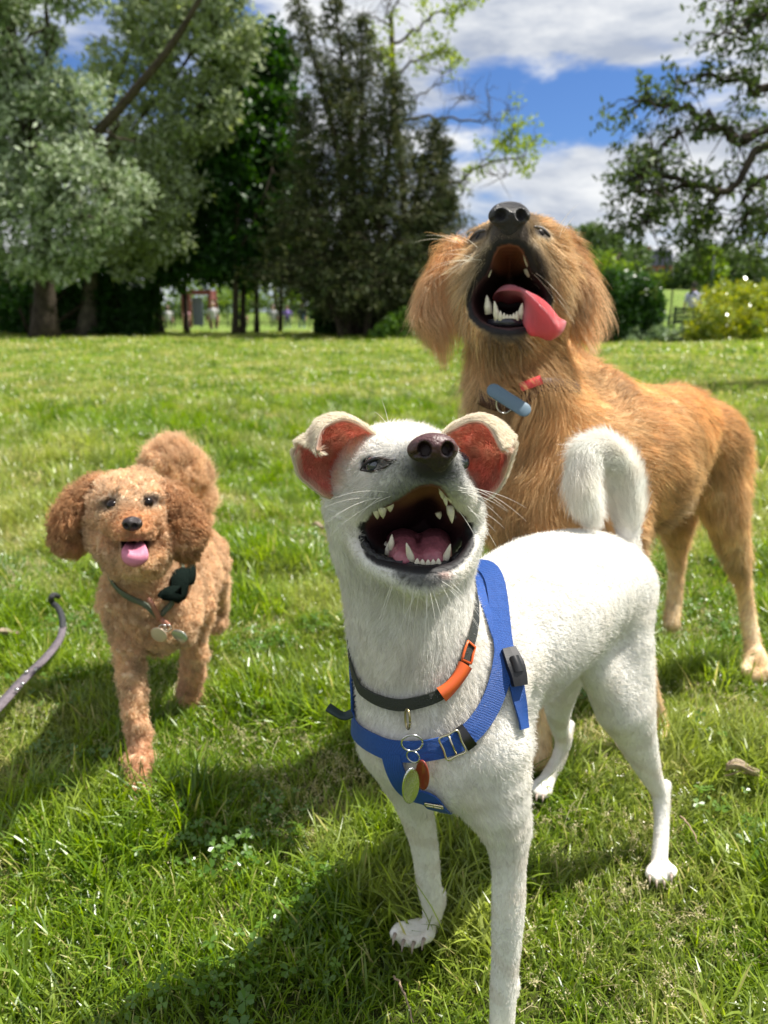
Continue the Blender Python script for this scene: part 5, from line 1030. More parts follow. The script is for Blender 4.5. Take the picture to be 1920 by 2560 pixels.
    Pc, Nc = strap_path(bvh, [('w', -.04, .84, .50), ('h', 892, 1680), ('h', 920, 1725), ('h', 970, 1752), ('h', 1010, 1758), ('h', 1050, 1750), ('h', 1095, 1733), ('h', 1130, 1698), ('h', 1155, 1650), ('h', 1168, 1600), ('w', .10, .80, .51), ('w', .03, .86, .54), ('w', -.04, .84, .50)], 70, .0045)
    mb = MB(); ribbon(mb, Pc, Nc, .0115); mb.build('band', dg, col, False)
    def seg(p0, p1): 
        a_ = np.argmin(np.linalg.norm(Pc-np.array(hit(bvh, *p0)[0]), axis=1)); b2 = np.argmin(np.linalg.norm(Pc-np.array(hit(bvh, *p1)[0]), axis=1)); a_, b2 = sorted((a_, b2)); return slice(a_, b2+1)
    s_ = seg((1098, 1733), (1150, 1660)); m_ = s_.stop-s_.start; mb = MB(); ribbon(mb, Pc[s_]+Nc[s_]*.001, Nc[s_], .0145-.003*np.sin(np.linspace(0, 3.1, m_)), .005); mb.build('clip', og, col)
    s_ = seg((1155, 1650), (1168, 1605)); mb = MB(); k = Pc[s_]+Nc[s_]*.003; S = unit(np.cross(unit(np.gradient(k, axis=0)), Nc[s_])); mb.tube(np.vstack([k+S*.006, (k-S*.006)[::-1], (k+S*.006)[:1]]), np.full(len(k)*2+1, .0013), 6); mb.build('clip_loop', og, col)
    def torus(c, R_, r_, u, v, sq=1.0):
        th = np.linspace(0, 2*math.pi, 33); mb = MB(); mb.tube([c+R_*(u*math.cos(q)+v*sq*math.sin(q)) for q in th], np.full(33, r_), 8); return mb
    h = hit(bvh, 1018, 1765); p = np.array(h[0]); p[1] -= .013; X = np.array((1.0, 0, 0)); Z = np.array((0, -.15, 1.0)); Yv = np.array((0, -1., 0))
    torus(p+(0, -.001, -.006), .0062, .0011, unit(X*.35+Yv), Z, 1.75).build('d_ring', mat('worn_brass', (.45, .38, .22), .3, metal=1), col)
    q = p+(.004, -.013, -.024); torus(q, .0098, .0010, X, unit(Z), .95).build('split_ring', metal_m, col); torus(q+(.001, -.002, -.013), .0065, .0008, unit(X+Yv*.5), unit(Z), 1).build('split_ring', metal_m, col)
    def disc(c, a_, b_, u, v, th, m, name, rim=None):
        n_ = unit(np.cross(u, v)); mb = MB(); t_ = np.linspace(0, 2*math.pi, 29)[:-1]; E = np.array([u*a_*math.cos(x)+v*b_*math.sin(x) for x in t_]); k = len(t_)
        Vv = np.vstack([c+E*.0-n_*th, c+E*.9-n_*th, c+E-n_*th*.4, c+E+n_*th*.4, c+E*.9+n_*th, c+E*.82+n_*th*.6, c+E*0+n_*th*.6]); F = []
        for r_ in range(6):
            for i in range(k): F.append((r_*k+i, r_*k+(i+1) % k, (r_+1)*k+(i+1) % k, (r_+1)*k+i))
        mb.add(Vv, F); return mb.build(name, m, col)
    disc(q+(-.001, -.008, -.040), .0100, .0215, unit(X*.85+Yv*-.55), unit(Z), .0012, mat('polished_steel', (.72, .72, .70), .12, metal=1, bump=.25, bscale=300), 'tag')
    disc(q+(.010, -.003, -.032), .0085, .0175, unit(X*.7+Yv*.75), unit(Z), .0012, mat('red_brown_tag', (.22, .03, .015), .3, coat=.5), 'tag')
if on('white'):
    WD = white_dog()
    harness(WD)
# ------------------------------------------------------------------ the golden dog
def golden_dog():
    root = empty('dog', (0.55, 1.38, 0), 'large golden long haired dog behind the others, head thrown back with its tongue hanging out', 'dog')
    s = Sculpt((-.02, 1.0, -.03), (.92, 1.78, .98), .004)
    s.slim = 11
    # trunk
    s.px([(1310, 1180, 1.215, 155), (1400, 1165, 1.27, 205), (1520, 1165, 1.33, 205), (1610, 1120, 1.40, 160), (1685, 1085, 1.46, 120), (1745, 1110, 1.51, 105), (1775, 1140, 1.53, 90)], k=.02, n=16)
    s.px([(1300, 1240, 1.19, 120), (1330, 1330, 1.20, 110)], k=.04)
    s.px([(1368, 885, 1.25, 62), (1445, 970, 1.29, 90), (1540, 1060, 1.34, 110)], k=.03)
    s.px([(1690, 985, 1.50, 30), (1730, 1000, 1.52, 34)], k=.03)
    # neck
    s.px([(1290, 790, 1.22, 112), (1290, 900, 1.225, 128), (1320, 1020, 1.23, 150), (1380, 1110, 1.27, 165)], k=.03, n=8)
    # near foreleg
    s.px([(1545, 1290, 1.20, 80), (1570, 1380, 1.18, 55), (1585, 1500, 1.185, 40), (1600, 1600, 1.20, 32), (1620, 1700, 1.225, 28), (1640, 1780, 1.24, 27), (1648, 1810, 1.243, 28)], k=.03, n=12)
    for a, b, r in ((1632, 1838, 15), (1648, 1846, 16), (1664, 1844, 15)): s.px([(1648, 1815, 1.24, 24), (a, b, 1.21, r)], k=.004)
    # far foreleg
    s.px([(1330, 1350, 1.14, 80), (1350, 1500, 1.12, 45), (1355, 1650, 1.12, 34), (1358, 1800, 1.125, 32), (1350, 1900, 1.115, 36)], k=.03, n=10)
    # near hind leg
    s.px([(1765, 1120, 1.49, 104), (1792, 1210, 1.48, 84), (1816, 1290, 1.475, 60), (1838, 1380, 1.49, 44), (1856, 1450, 1.525, 27), (1866, 1500, 1.54, 23), (1874, 1560, 1.53, 25), (1884, 1620, 1.51, 28)], k=.03, n=14)
    for a, b, r in ((1866, 1680, 15), (1884, 1692, 17), (1904, 1692, 17), (1920, 1682, 14)): s.px([(1888, 1632, 1.50, 30), (a, b-14, 1.475, r+1), (a-2, b-2, 1.455, r-2)], k=.004)
    # far hind leg
    s.px([(1700, 1180, 1.66, 90), (1690, 1300, 1.67, 55), (1690, 1400, 1.70, 28), (1685, 1500, 1.69, 24), (1680, 1560, 1.67, 26)], k=.03, n=10)
    s.slim = 3
    # head
    s.ell(W(1287, 690, 1.225), (.080, .085, .080), k=.02)
    s.px([(1205, 700, 1.19, 66), (1225, 780, 1.19, 62)], k=.03); s.px([(1365, 690, 1.19, 62), (1345, 780, 1.19, 60)], k=.03)
    s.px([(1282, 660, 1.20, 98), (1278, 610, 1.165, 70), (1275, 572, 1.137, 52), (1274, 556, 1.126, 40)], k=.02, n=6)
    s.ell(W(1290, 620, 1.225), (.072, .075, .042), k=.02)
    # upper lips hang each side of the open mouth
    s.px([(1185, 735, 1.165, 28), (1202, 680, 1.15, 30), (1228, 630, 1.135, 30), (1270, 598, 1.118, 28), (1318, 630, 1.132, 30), (1342, 680, 1.145, 32), (1360, 730, 1.165, 28)], k=.014, n=16)
    # lower jaw
    s.px([(1182, 750, 1.17, 22), (1190, 795, 1.155, 24), (1225, 825, 1.135, 27), (1272, 836, 1.118, 30), (1322, 825, 1.132, 26), (1350, 790, 1.15, 22), (1362, 745, 1.17, 22)], k=.010, n=16)
    s.px([(1275, 800, 1.19, 62), (1272, 828, 1.14, 36)], k=.02)
    mouth = np.array([(1270, 614), (1250, 619), (1237, 640), (1229, 665), (1216, 690), (1197, 710), (1182, 733), (1178, 760), (1188, 785), (1205, 803), (1235, 816), (1270, 822), (1310, 816), (1338, 801), (1356, 776), (1366, 746), (1361, 722), (1344, 700), (1326, 680), (1314, 650), (1304, 628), (1290, 617)])
    MA = (mouth, 1.02, 1.25, 1.15, .30); s.hollow(*MA, k=.005)
    # ear leathers
    earL = [(1138, 618, 1.235, 26), (1110, 690, 1.225, 40), (1085, 760, 1.215, 44), (1082, 800, 1.21, 32)]; earR = [(1405, 600, 1.235, 26), (1432, 660, 1.225, 34), (1444, 730, 1.215, 38), (1438, 790, 1.21, 28)]
    for e in (earL, earR): s.px(e, k=.012, n=8)
    V, Q = s.mesh(2); Nn = vnormals(V, Q); pp = proj(V); f = (V[:, 1] < 1.24)[:, None]*1.0
    dc = np.full(len(V), 9.0)
    fv = np.where(V[:, 1] < 1.3)[0]; dc[fv] = mouth_dist(V[fv], *MA)
    gold, palec, deepc = (.65, .43, .215), (.83, .67, .45), (.65, .375, .155)
    col = np.tile(gold, (len(V), 1)).astype(float)
    col = paint(col, sstep(.45, .62, V[:, 2])[:, None]*sstep(1.22, 1.35, V[:, 1])[:, None]*.75, deepc)
    col = paint(col, (1-sstep(.10, .36, V[:, 2]))[:, None]*.75, palec)
    col = paint(col, zone(near_chain(V, [(1800, 1230, 1.45, 40), (1840, 1380, 1.47, 30)]), .06)*.5, palec)
    col = paint(col, zone(near_chain(V, [(1200, 1000, 1.15, 60), (1220, 1300, 1.12, 60)]), .10)*.35, palec)
    for e in (earL, earR): col = paint(col, zone(near_chain(V, e)-.008, .02)*.7, (.62, .35, .16))
    col = paint(col, f*spot(pp, 1205, 700, 50, 110, 10)*.5, palec); col = paint(col, f*spot(pp, 1365, 680, 45, 100, -10)*.45, palec); col = paint(col, f*spot(pp, 1275, 590, 95, 60)*.4, palec)
    mz = f*(V[:, 1] < 1.19)[:, None]*np.maximum(np.maximum(spot(pp, 1273, 595, 64, 85, 0, .6), spot(pp, 1216, 665, 34, 72, 18, .9)), spot(pp, 1334, 655, 32, 68, -18, .9)); col = paint(col, mz*.95, (.018, .014, .013))
    col = paint(col, f*(V[:, 1] < 1.18)[:, None]*spot(pp, 1268, 822, 62, 42, 0, .6)*.92, (.05, .045, .038))
    eyes = [(1194, 590, -32), (1354, 580, 30)]
    em_ = np.zeros((len(V), 1))
    for (x, y, a) in eyes: em_ = np.maximum(em_, f*spot(pp, x, y, 30, 13, a, .6))
    col = paint(col, em_*.95, (.02, .014, .010))
    lip = np.clip((.0125-dc)/.003, 0, 1)[:, None]; lip[V[:, 1] > 1.24] = 0; col = paint(col, lip, (.016, .014, .015))
    flesh = np.clip((.0022-dc)/.0015, 0, 1)[:, None]; deep = np.clip((V[:, 1]-1.135)/.04, 0, 1)[:, None]; fc = np.array((.10, .05, .05))*(1-deep)+np.array((.02, .008, .008))*deep; col = col*(1-flesh)+fc*flesh  # shade of the open mouth painted in, darker further back
    col = paint(col, flesh*spot(pp, 1272, 640, 44, 46, 0, .5), np.array((.34, .13, .075)))
    rid = (.5+.5*np.sin(pp[:, 1]*.75))[:, None]; col = paint(col, flesh*spot(pp, 1272, 640, 44, 46, 0, .5)*rid*.45, (.12, .04, .03))
    body = npmesh('body', V, Q, skin_mat('golden_coat'), root, col=col); bvh = tree_of(V, Q)
    # coat
    Ln = np.full(len(V), .026); 
    Ln += .038*zone(near_chain(V, [(1280, 960, 1.16, 90), (1290, 1200, 1.14, 110)]), .10)[:, 0]
    Ln += .022*zone(near_chain(V, [(1560, 1330, 1.30, 80), (1680, 1230, 1.42, 50)]), .08)[:, 0]*(Nn[:, 2] < .1)
    Ln += .03*zone(near_chain(V, [(1868, 1250, 1.52, 25), (1880, 1420, 1.54, 15)]), .03)[:, 0]
    Ln *= 1-.55*(1-sstep(.12, .30, V[:, 2])); hd = zone(near_chain(V, [(1285, 700, 1.20, 120)]), .05)[:, 0]; Ln = Ln*(1-hd)+.014*hd
    mzf = (f*spot(pp, 1272, 620, 75, 90, 0, .6))[:, 0]; Ln = Ln*(1-mzf)+.004*mzf
    ez = np.maximum(zone(near_chain(V, earL), .012), zone(near_chain(V, earR), .012))[:, 0]; eb = sstep(600, 800, pp[:, 1]); Ln = Ln*(1-ez)+ez*(.030+.030*eb)
    sidec = (f*np.maximum(spot(pp, 1160, 700, 30, 120, 8, .8), spot(pp, 1400, 690, 28, 110, -8, .8)))[:, 0]; Ln += sidec*.012
    Ln[(lip[:, 0] > .4) | (dc < .006) | (em_[:, 0] > .6) | (np.linalg.norm(V-W(1273, 540, 1.105), axis=1) < .026)] = 0
    comb = np.tile((.75, .62, -.35), (len(V), 1)).astype(float)
    wb = sstep(1.25, 1.4, V[:, 1])[:, None]*(1-sstep(.5, .62, V[:, 2]))[:, None]; comb = comb*(1-wb*.6)+np.array((.45, .2, -1))*wb*.6
    wC = zone(near_chain(V, [(1270, 950, 1.17, 130), (1280, 1250, 1.15, 130)]), .12); comb = comb*(1-wC)+(np.array((0, -.05, -1.0)))*wC
    hdz = zone(near_chain(V, [(1285, 690, 1.20, 150)]), .05); nd = unit(V-W(1273, 545, 1.11))+np.array((0, .1, -.2)); comb = comb*(1-hdz)+nd*hdz
    comb = comb*(1-ez[:, None])+ez[:, None]*(np.array((0, 0, -1.0))+np.sign(V[:, 0:1]-.2)*np.array((.35, 0, 0)))
    wL = (1-sstep(.22, .34, V[:, 2]))[:, None]; comb = comb*(1-wL)+np.array((.1, .25, -1))*wL
    comb += .22*np.stack([SineNoise(35, 8, 41)(V), SineNoise(35, 8, 42)(V), SineNoise(35, 8, 43)(V)], -1)
    hair = col.copy(); hair = hair*(1+.13*np.clip(SineNoise(34, 10, 9)(V), -1, 1)+.10*np.clip(SineNoise(90, 10, 19)(V), -1, 1))[:, None]; hair = paint(hair, np.clip(SineNoise(28, 10, 29)(V)-.3, 0, 1)[:, None]*.35*(V[:, 1] < 1.32)[:, None], (.88, .74, .54))
    fm = fur_mat('golden_fur', .42, .42, .35, sat=1.05, tval=1.05)
    A = grow(V, Q, Nn, hair, 150000, Ln, comb, 11, 7, lift=.24, wave=.12, wfreq=55, clump=.34, csize=.009, rad=.00026, cvar=.19, grav=.15, jit=.2, weight=1+2*hd)
    B = grow(V, Q, Nn, np.clip(hair*1.18, 0, 1), 16000, Ln*1.3, comb, 12, 8, lift=.32, wave=.20, wfreq=45, clump=.6, csize=.02, rad=.00026, cvar=.12, grav=.3, weight=ez*2+sidec+zone(near_chain(V, [(1280, 1000, 1.16, 120)]), .1)[:, 0]+.15)
    curves_obj('fur', *A, fm, root); curves_obj('long_feathering', *B, fm, root)
    # nose
    nc = W(1273, 540, 1.108)
    def nose(S):
        S.ell(nc, (.0285, .018, .0165), k=.005); S.ell(nc+(0, .004, .008), (.021, .013, .010), k=.006); S.ell(nc+(0, .004, -.014), (.012, .012, .014), k=.008)
        for k in (-1, 1): S.ell(nc+(k*.0135, -.014, .0), (.0070, .010, .0068), k=.003, op='s'); S.cap(nc+(k*.021, -.009, -.004), nc+(k*.028, 0, -.009), .002, .0018, .002, op='s')
        S.cap(nc+(0, -.018, -.002), nc+(0, -.008, -.030), .0012, .0012, .001, op='s')
    nm = mat('black_nose_leather', (0.016, 0.014, 0.016), .32, spec=.6, bump=.6, bscale=500); simple_sdf('nose', nc-.045, nc+.045, .0016, nose, nm, root, 1)
    em = mat('golden_dog_eye', (0.010, 0.007, 0.006), .4, spec=.15)
    for (x, y, a) in eyes:
        h = hit(bvh, x, y)
        if h[0] is None: continue
        e = np.array(h[0])-np.array(h[1])*.0075; mb = MB(); th = np.linspace(0, math.pi, 12); mb.tube([e+np.array((0, 0, math.cos(q)*.0095)) for q in th], np.maximum(np.sin(th)*.0095, .0002), 16); mb.build('eye', em, root)
        lidp = []
        for t_ in np.linspace(-1, 1, 9):
            aa = math.radians(a); xx = x+24*t_*math.cos(aa); yy = y+24*t_*math.sin(aa); g = hit(bvh, xx, yy-7*(1-t_*t_)); lidp.append(np.array(g[0])+np.array(g[1])*-.0005 if g[0] is not None else W(xx, yy, 1.2))
        mb = MB(); mb.tube(lidp, .0020+.0018*(1-np.linspace(-1, 1, 9)**2), 7); mb.build('eyelid', mat('dark_eyelid', (0.02, 0.014, 0.01), .5), root)
    # tongue
    tm = mat('pink_tongue', (.62, .16, .20), .22, spec=.5, bump=.5, bscale=700, noise=.12, nscale=150)
    tb = tm.node_tree; ta = N(tb, 'ShaderNodeAttribute'); ta.attribute_name = 'Col'; tb.links.new(ta.outputs['Color'], tb.nodes['Principled BSDF'].inputs['Base Color']); tr = N(tb, 'ShaderNodeBsdfTranslucent'); tr.inputs['Color'].default_value = (.85, .10, .12, 1); ms = N(tb, 'ShaderNodeMixShader', Fac=.35); tb.links.new(tb.nodes['Principled BSDF'].outputs[0], ms.inputs[1]); tb.links.new(tr.outputs[0], ms.inputs[2]); tb.links.new(ms.outputs[0], tb.nodes['Material Output'].inputs['Surface'])
    rows = [[(1236, 760, 1.19), (1250, 750, 1.186), (1272, 756, 1.182), (1296, 752, 1.186), (1312, 762, 1.19)], [(1232, 742, 1.165), (1250, 727, 1.16), (1276, 735, 1.152), (1306, 742, 1.156), (1322, 768, 1.16)], [(1250, 728, 1.140), (1276, 716, 1.136), (1304, 730, 1.122), (1318, 758, 1.120), (1306, 800, 1.126)],
            [(1300, 728, 1.118), (1326, 735, 1.112), (1340, 758, 1.096), (1338, 800, 1.098), (1322, 836, 1.108)], [(1345, 748, 1.110), (1366, 762, 1.100), (1376, 792, 1.086), (1368, 822, 1.088), (1345, 842, 1.100)], [(1384, 790, 1.108), (1396, 798, 1.098), (1392, 822, 1.088), (1382, 838, 1.090), (1364, 850, 1.100)], [(1408, 803, 1.112), (1415, 806, 1.106), (1408, 828, 1.098), (1394, 842, 1.098), (1376, 852, 1.104)]]
    G = patch([[W(*p) for p in rw] for rw in rows], 40, 24); aa = np.abs(np.linspace(-1, 1, 24))[None]; al = np.linspace(0, 1, 40)[:, None]; th = .0052*np.sqrt(np.clip(1-aa**4, .02, 1))*np.sqrt(np.clip(1-al**8, .03, 1)); Vv, Ff = sheet(G, th); kk = np.tile(np.repeat(np.linspace(0, 1, 40), 24), 2); tcol = np.stack([np.interp(kk, [0, .35, .55, .85, 1], v) for v in ([.30, .60, .80, .85, .85], [.08, .26, .12, .14, .40], [.11, .32, .14, .16, .44])], -1); npmesh('tongue', Vv, Ff, tm, root, col=tcol)  # colour runs along the tongue, back-lit red painted into its hanging part
    mb = MB(); mb.tube(catmull([W(1225, 808, 1.15), W(1245, 806, 1.128), W(1272, 806, 1.118), W(1298, 806, 1.128), W(1312, 806, 1.15)], 14), np.full(14, .006), 8); mb.build('lip', mat('golden_dog_lip', (0.02, 0.02, 0.03), .25, spec=.6), root)
    for (a, b, r_) in [((1221, 776, 1.15), (1217, 738, 1.15), .0058), ((1243, 796, 1.128), (1236, 753, 1.126), .0050), ((1301, 790, 1.128), (1306, 757, 1.126), .0048)] + [((x, 799-abs(x-1271)*.12, 1.120), (x, 799-abs(x-1271)*.12-h_, 1.119), .0034) for x, h_ in ((1251, 20), (1260, 16), (1268, 13), (1276, 12), (1284, 15), (1292, 19))] + [((1314, 640, 1.145), (1318, 668, 1.145), .0036), ((1318, 676, 1.165), (1322, 694, 1.165), .005), ((1328, 682, 1.17), (1330, 700, 1.17), .0045), ((1222, 672, 1.16), (1222, 694, 1.16), .0045)]:
        mb = MB(); tooth(mb, W(*a), W(*b), r_); mb.build('tooth', tooth_m, root)
    # whiskers
    ws = []; r = np.random.default_rng(14)
    for (x, y, dx, dy, c) in ((1190, 640, -.8, -.1, 8), (1165, 600, -.9, -.6, 5), (1340, 700, 1, .7, 6), (1400, 590, .5, -.9, 4)):
        for i in range(c):
            h = hit(bvh, x+r.uniform(-15, 15), y+r.uniform(-20, 20))
            if h[0] is None: continue
            t = np.linspace(0, 1, 7)[:, None]; d = unit(np.array((dx+r.normal(0, .2), -.25, -dy+r.normal(0, .2)))); l_ = r.uniform(.04, .08); ws.append(np.array(h[0])+d*l_*t+np.array((0, .1, -.3))*l_*t*t)
    curves_obj('whiskers', np.array(ws), np.full(len(ws), .0003), np.tile((.9, .85, .7), (len(ws), 1)), fm, root)
    # collar, oblong tag
    cr_ = empty('dog_collar', (.2, 1.15, .55), 'dark red collar with a grey blue oblong tag and ring on the golden dog', 'collar')
    P, N2 = strap_path(bvh, [('w', .10, 1.25, .64), ('h', 1195, 985), ('h', 1235, 1005), ('h', 1280, 1010), ('h', 1325, 985), ('h', 1352, 962), ('w', .33, 1.27, .60), ('w', .22, 1.34, .66), ('w', .10, 1.25, .64)], 50, .009); sk = sstep(1.165, 1.21, P[:, 1]); P = P - N2*.022*sk[:, None]
    mb = MB(); ribbon(mb, P, N2, .020, .003); mb.build('band', mat('dark_red_band', (.05, .015, .012), .6), cr_)
    mb = MB(); c = P[np.argmin(np.linalg.norm(P-np.array(hit(bvh, 1324, 975)[0]), axis=1))]; P3, N3 = strap_path(bvh, [('h', 1302, 972), ('h', 1324, 964), ('h', 1344, 957)], 8, .014); ribbon(mb, P3, N3, .013, .006); mb.build('clip', mat('coral_plastic', (.70, .06, .07), .4), cr_)
    d0, d1 = W(1232, 975, 1.085), W(1312, 1026, 1.070); u = unit(d1-d0); n_ = unit(np.array((-.2, -1, .75))); n_ = unit(n_-u*(n_ @ u)); v = np.cross(n_, u); c = (d0+d1)/2; hl, hw = np.linalg.norm(d1-d0)/2, .0105
    ol = [c+u*(hl*.92*k+hw*math.cos(q))+v*hw*math.sin(q) for k, a0 in ((1, -math.pi/2), (-1, math.pi/2)) for q in np.linspace(a0, a0+math.pi, 12)]; ol = np.array(ol); m_ = len(ol); mb = MB()
    Vv = np.vstack([np.tile(c-n_*.0016, (m_, 1)), c+(ol-c)*.94-n_*.0016, ol-n_*.0006, ol+n_*.0006, c+(ol-c)*.94+n_*.0016, np.tile(c+n_*.0016, (m_, 1))]); mb.add(Vv, [(r_*m_+i, r_*m_+(i+1) % m_, (r_+1)*m_+(i+1) % m_, (r_+1)*m_+i) for r_ in range(5) for i in range(m_)]); mb.build('tag', mat('grey_blue_rubber', (.10, .16, .21), .6), cr_)
    th = np.linspace(0, 2*math.pi, 30); cc = W(1262, 1008, 1.090); mb = MB(); mb.tube([cc+.0125*(np.array((1, .2, 0))*math.cos(q)+np.array((0, -.15, 1.0))*math.sin(q)*1.15) for q in th], np.full(30, .0011), 7); mb.build('ring', metal_m, cr_)
# ------------------------------------------------------------------ the curly dog
def curly_dog():
    root = empty('dog', (-.38, 1.27, 0), 'small curly apricot dog with long brown ears walking up from the left, tongue out', 'dog')
    s = Sculpt((-.66, .98, -.03), (-.18, 1.72, .60), .0034)
    s.slim = 13
    s.px([(385, 1490, 1.27, 105), (420, 1460, 1.34, 112), (455, 1420, 1.44, 98), (475, 1390, 1.54, 82)], k=.02, n=10)
    s.px([(355, 1500, 1.23, 88), (405, 1540, 1.24, 92)], k=.03)
    s.px([(335, 1330, 1.20, 78), (350, 1410, 1.21, 80), (370, 1480, 1.24, 92)], k=.03, n=6)
    # forelegs
    s.px([(322, 1500, 1.21, 60), (322, 1600, 1.19, 40), (328, 1700, 1.17, 34), (340, 1790, 1.15, 27), (347, 1860, 1.135, 28), (350, 1920, 1.105, 33), (344, 1985, 1.075, 36)], k=.025, n=12)
    s.px([(490, 1520, 1.33, 46), (488, 1600, 1.335, 32), (484, 1670, 1.35, 25), (478, 1715, 1.37, 26), (470, 1742, 1.365, 22)], k=.025, n=10)
    # hind legs
    s.px([(510, 1400, 1.50, 62), (530, 1450, 1.50, 42), (545, 1490, 1.56, 27), (546, 1530, 1.60, 22), (540, 1560, 1.58, 20)], k=.025, n=10)
    s.px([(455, 1420, 1.66, 50), (440, 1500, 1.66, 32), (430, 1560, 1.68, 22), (425, 1600, 1.66, 20)], k=.025, n=8)
    # tail
    s.px([(490, 1340, 1.60, 28), (495, 1270, 1.58, 34), (470, 1200, 1.54, 52), (430, 1165, 1.50, 62), (400, 1160, 1.48, 45)], k=.012, n=10)
    # head
    s.slim = 4; s.ell(W(330, 1278, 1.16), (.055, .055, .048), k=.015); s.ell(W(328, 1238, 1.165), (.053, .052, .027), k=.015)
    s.px([(335, 1300, 1.11, 64), (335, 1328, 1.078, 50)], k=.02); s.px([(337, 1385, 1.10, 44), (338, 1385, 1.085, 38)], k=.02)
    s.px([(255, 1340, 1.14, 30), (300, 1385, 1.12, 42), (375, 1385, 1.12, 42), (415, 1340, 1.14, 30)], k=.02)
    earL = [(240, 1222, 1.165, 24), (202, 1252, 1.16, 32), (180, 1302, 1.15, 40), (176, 1345, 1.145, 34)]; earR = [(424, 1238, 1.165, 24), (455, 1275, 1.16, 32), (470, 1322, 1.15, 38), (464, 1362, 1.145, 30)]
    for e in (earL, earR): s.px(e, k=.012, n=8)
    cav = [(W(337, 1358, 1.075), (.024, .030, .0115))]
    for c, r in cav: s.ell(c, r, k=.005, op='s')
    V, Q = s.mesh(2); Nn = vnormals(V, Q); pp = proj(V); f = (V[:, 1] < 1.17)[:, None]*1.0
    lump = np.abs(SineNoise(150, 16, 2)(V))*.0035+np.abs(SineNoise(260, 16, 3)(V))*.002; mz = (f*spot(pp, 335, 1340, 60, 60))[:, 0]; V = V+Nn*(lump*(1-.8*mz))[:, None]; Nn = vnormals(V, Q)
    dc = Sculpt.dell(V[:, 0], V[:, 1], V[:, 2], cav[0][0], cav[0][1], None)
    apr, rust, pal = (.76, .55, .36), (.50, .27, .125), (.86, .69, .50); col = np.tile(apr, (len(V), 1)).astype(float)
    for e in (earL, earR): col = paint(col, zone(near_chain(V, e)-.010, .02)*.92, rust)
    col = paint(col, f*spot(pp, 338, 1330, 62, 55, 0, .8)*.6, (.64, .33, .14)); col = paint(col, f*spot(pp, 330, 1225, 90, 40, 0, .8)*.3, pal); col = paint(col, (1-sstep(.04, .12, V[:, 2]))[:, None]*.5, (.62, .34, .20)); col = paint(col, f*spot(pp, 345, 1358, 44, 26, 0, .8)*.6, (.12, .05, .025))
    col = paint(col, zone(near_chain(V, [(415, 1590, 1.22, 25)]), .04)*.8, (.62, .60, .46)); col = paint(col, zone(near_chain(V, [(500, 1260, 1.58, 50), (470, 1200, 1.54, 80), (420, 1160, 1.5, 70)]), .03)*.8, (.84, .60, .38))  # greenish reflected light painted low on the chest, then the paler tail
    eyes = [(281, 1260), (373, 1256)]; em_ = np.zeros((len(V), 1))
    for x, y in eyes: em_ = np.maximum(em_, f*spot(pp, x, y, 21, 15, 0, .6))
    col = paint(col, em_, (.03, .018, .012)); fl = np.clip((.003-dc)/.002, 0, 1)[:, None]; col = paint(col, fl, (.03, .012, .012))
    npmesh('body', V, Q, skin_mat('curly_coat'), root, col=col); bvh = tree_of(V, Q)
    ez = np.maximum(zone(near_chain(V, earL), .012), zone(near_chain(V, earR), .012))[:, 0]; tz = zone(near_chain(V, [(495, 1270, 1.58, 34), (470, 1200, 1.54, 52), (430, 1165, 1.50, 62)]), .015)[:, 0]
    Ln = np.full(len(V), .013)+ez*.022+tz*.030; Ln = Ln*(1-.75*mz); Ln[(em_[:, 0] > .6) | (dc < .004) | (np.linalg.norm(V-W(331, 1308, 1.035), axis=1) < .018)] = 0
    comb = np.tile((.3, .5, -1.0), (len(V), 1)).astype(float)+.8*np.stack([SineNoise(90, 8, 51)(V), SineNoise(90, 8, 52)(V), SineNoise(90, 8, 53)(V)], -1); comb = comb*(1-ez[:, None])+ez[:, None]*np.array((0, 0, -1.0)); comb = comb*(1-tz[:, None])+tz[:, None]*np.array((-.4, -.2, .8))
    fm = fur_mat('curly_fur', .5, .38, .25, sat=1.05); hair = col*(1+.12*np.clip(SineNoise(80, 10, 6)(V), -1, 1))[:, None]
    A = grow(V, Q, Nn, hair, 110000, Ln, comb, 21, 9, lift=.42, clump=.80, csize=.0085, rad=.00034, cvar=.13, curl=.0023, turns=1.6, weight=1+ez*1.5+tz*1.2)
    B = grow(V, Q, Nn, np.clip(hair*1.1, 0, 1), 9000, Ln*1.25, comb, 22, 8, lift=.6, clump=.5, csize=.011, rad=.00026, cvar=.13, curl=.003, turns=1.2, weight=.3+ez+tz)
    curves_obj('fur', *cat_str((A[0], A[1], A[2])), fm, root); curves_obj('loose_curls', *B, fm, root)
    nc = W(331, 1309, 1.045)
    def nose(S):
        S.ell(nc, (.0145, .011, .0105), k=.004)
        for k in (-1, 1): S.ell(nc+(k*.006, -.0095, -.001), (.0034, .006, .0034), k=.002, op='s')
    simple_sdf('nose', nc-.025, nc+.025, .0011, nose, mat('brown_black_nose', (.025, .015, .015), .3, spec=.6, bump=.4, bscale=600), root, 1)
    em = mat('curly_dog_eye', (0.008, 0.005, 0.004), .15, spec=.35)
    for x, y in eyes:
        h = hit(bvh, x, y); e = np.array(h[0])-np.array(h[1])*.0035; mb = MB(); th = np.linspace(0, math.pi, 12); mb.tube([e+np.array((0, 0, math.cos(q)*.0090)) for q in th], np.maximum(np.sin(th)*.0090, .0002), 16); mb.build('eye', em, root)
    tm = mat('curly_dog_tongue', (.66, .22, .32), .35, spec=.5, bump=.4, bscale=700)
